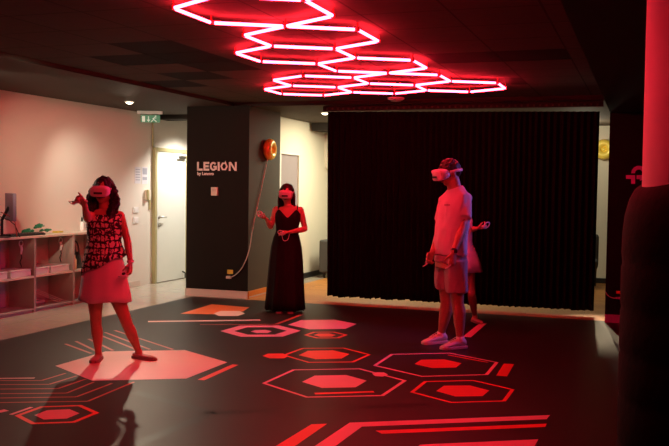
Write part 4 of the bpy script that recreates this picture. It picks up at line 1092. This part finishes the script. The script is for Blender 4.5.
shoe(p4, a1_, a1_+V((.06, -.25, 0)), M['flat_shoe'], True, s=.9); shoe(p4, a2_, a2_+V((0, -.25, 0)), M['flat_shoe'], True, s=.9)
hb = MB(); hair_cap(hb, HC, hf, hu, hr, .93); o = hb.build('hair', M['hair'], p4); bake(o, .005, 40, .008, 1)
controller(wr_+V((.055, -.05, .02)), V((.5, -.7, .3)), Z, 'controller in the raised hand of the person behind the man')

# ================================================================== LIGHT
def light(kind, name, loc, energy, color, size=.1, aim=None, spot=None, blend=.5, size_y=None, spread=None):
    l = bpy.data.lights.new(name, kind); l.energy = energy; l.color = color
    if kind in ('POINT', 'SPOT'): l.shadow_soft_size = size
    if kind == 'AREA':
        l.size = size
        if size_y: l.shape = 'RECTANGLE'; l.size_y = size_y
        if spread: l.spread = spread
    if kind == 'SPOT': l.spot_size = spot; l.spot_blend = blend
    o = bpy.data.objects.new(name, l); COL.objects.link(o); o.location = loc
    if aim is not None: o.rotation_euler = (V(aim)-V(loc)).to_track_quat('-Z', 'Y').to_euler()
    return o
WARM = (1, .82, .58)
light('SPOT', 'corridor_downlight', dl-Z*.05, 210, WARM, .03, dl+V((.6, -3.4, -2.9)), 1.55, .7)
light('SPOT', 'corridor_fill', R(-6.55, 12.9, 2.62), 240, (1, .95, .86), .10, R(-6.75, 13.1, 0), 2.35, .5)
wa = onu(82, 185, WU)
light('SPOT', 'wall_washer', R(-5.0, 5.9, 2.6), 420, (1, .86, .60), .10, wa+V((0, 0, -.05)), .62, 1.0)
light('SPOT', 'wall_washer_near', R(-5.2, 4.6, 2.6), 22, (1, .70, .55), .08, R(WU, 8.2, .8), 1.1, 1.0)
light('SPOT', 'wall_washer_far', R(-6.4, 9.6, 2.6), 60, (1, .90, .72), .08, R(WU, 10.6, .9), 1.5, 1.0)
light('SPOT', 'soffit_downlight', R(-6.4, 6.3, 2.62), 270, (1, .84, .64), .06, R(-6.0, 11, 1.5), .85, .6)
light('SPOT', 'added_rim_spot', R(-7.0, 7.5, 2.6), 70, (1, .84, .62), .05, V((-1.98, 7.85, 1.0)), .42, .5)  # unseen spot, added for a warm rim on the pointing woman
light('AREA', 'back_room_lamp', R(-4.2, 13.7, 2.62), 135, (1, .90, .64), 1.2, R(-4.5, 13.8, 0))
light('POINT', 'back_room_side_lamp', R(-.95, 14.6, 2.35), 22, (1, .90, .66), .12)
for q, (uu, vv, e_) in enumerate(((-.74, 14.0, 30), (-1.2, 13.4, 46), (-.95, 13.8, 34))):
    light('SPOT', 'back_room_spot', R(uu, vv, 2.35), e_*7, (1, .80, .50), .02, R(-.46, 11.0, .25), .42, .9)
light('SPOT', 'violet_stage_lamp', V((3.75, 9.3, 2.2)), 130, (.36, .20, 1.0), .1, V((1.3, 9.0, 1.25)), .85, .5)
wd_ = bpy.data.worlds.new('world'); bpy.context.scene.world = wd_; wd_.use_nodes = True
wd_.node_tree.nodes['Background'].inputs[0].default_value = (.02, .012, .010, 1); wd_.node_tree.nodes['Background'].inputs[1].default_value = .5

sc = bpy.context.scene
sc.view_settings.view_transform = 'Standard'; sc.view_settings.look = 'None'; sc.view_settings.gamma = 1; sc.view_settings.exposure = 0.0
sc.view_settings.use_curve_mapping = False
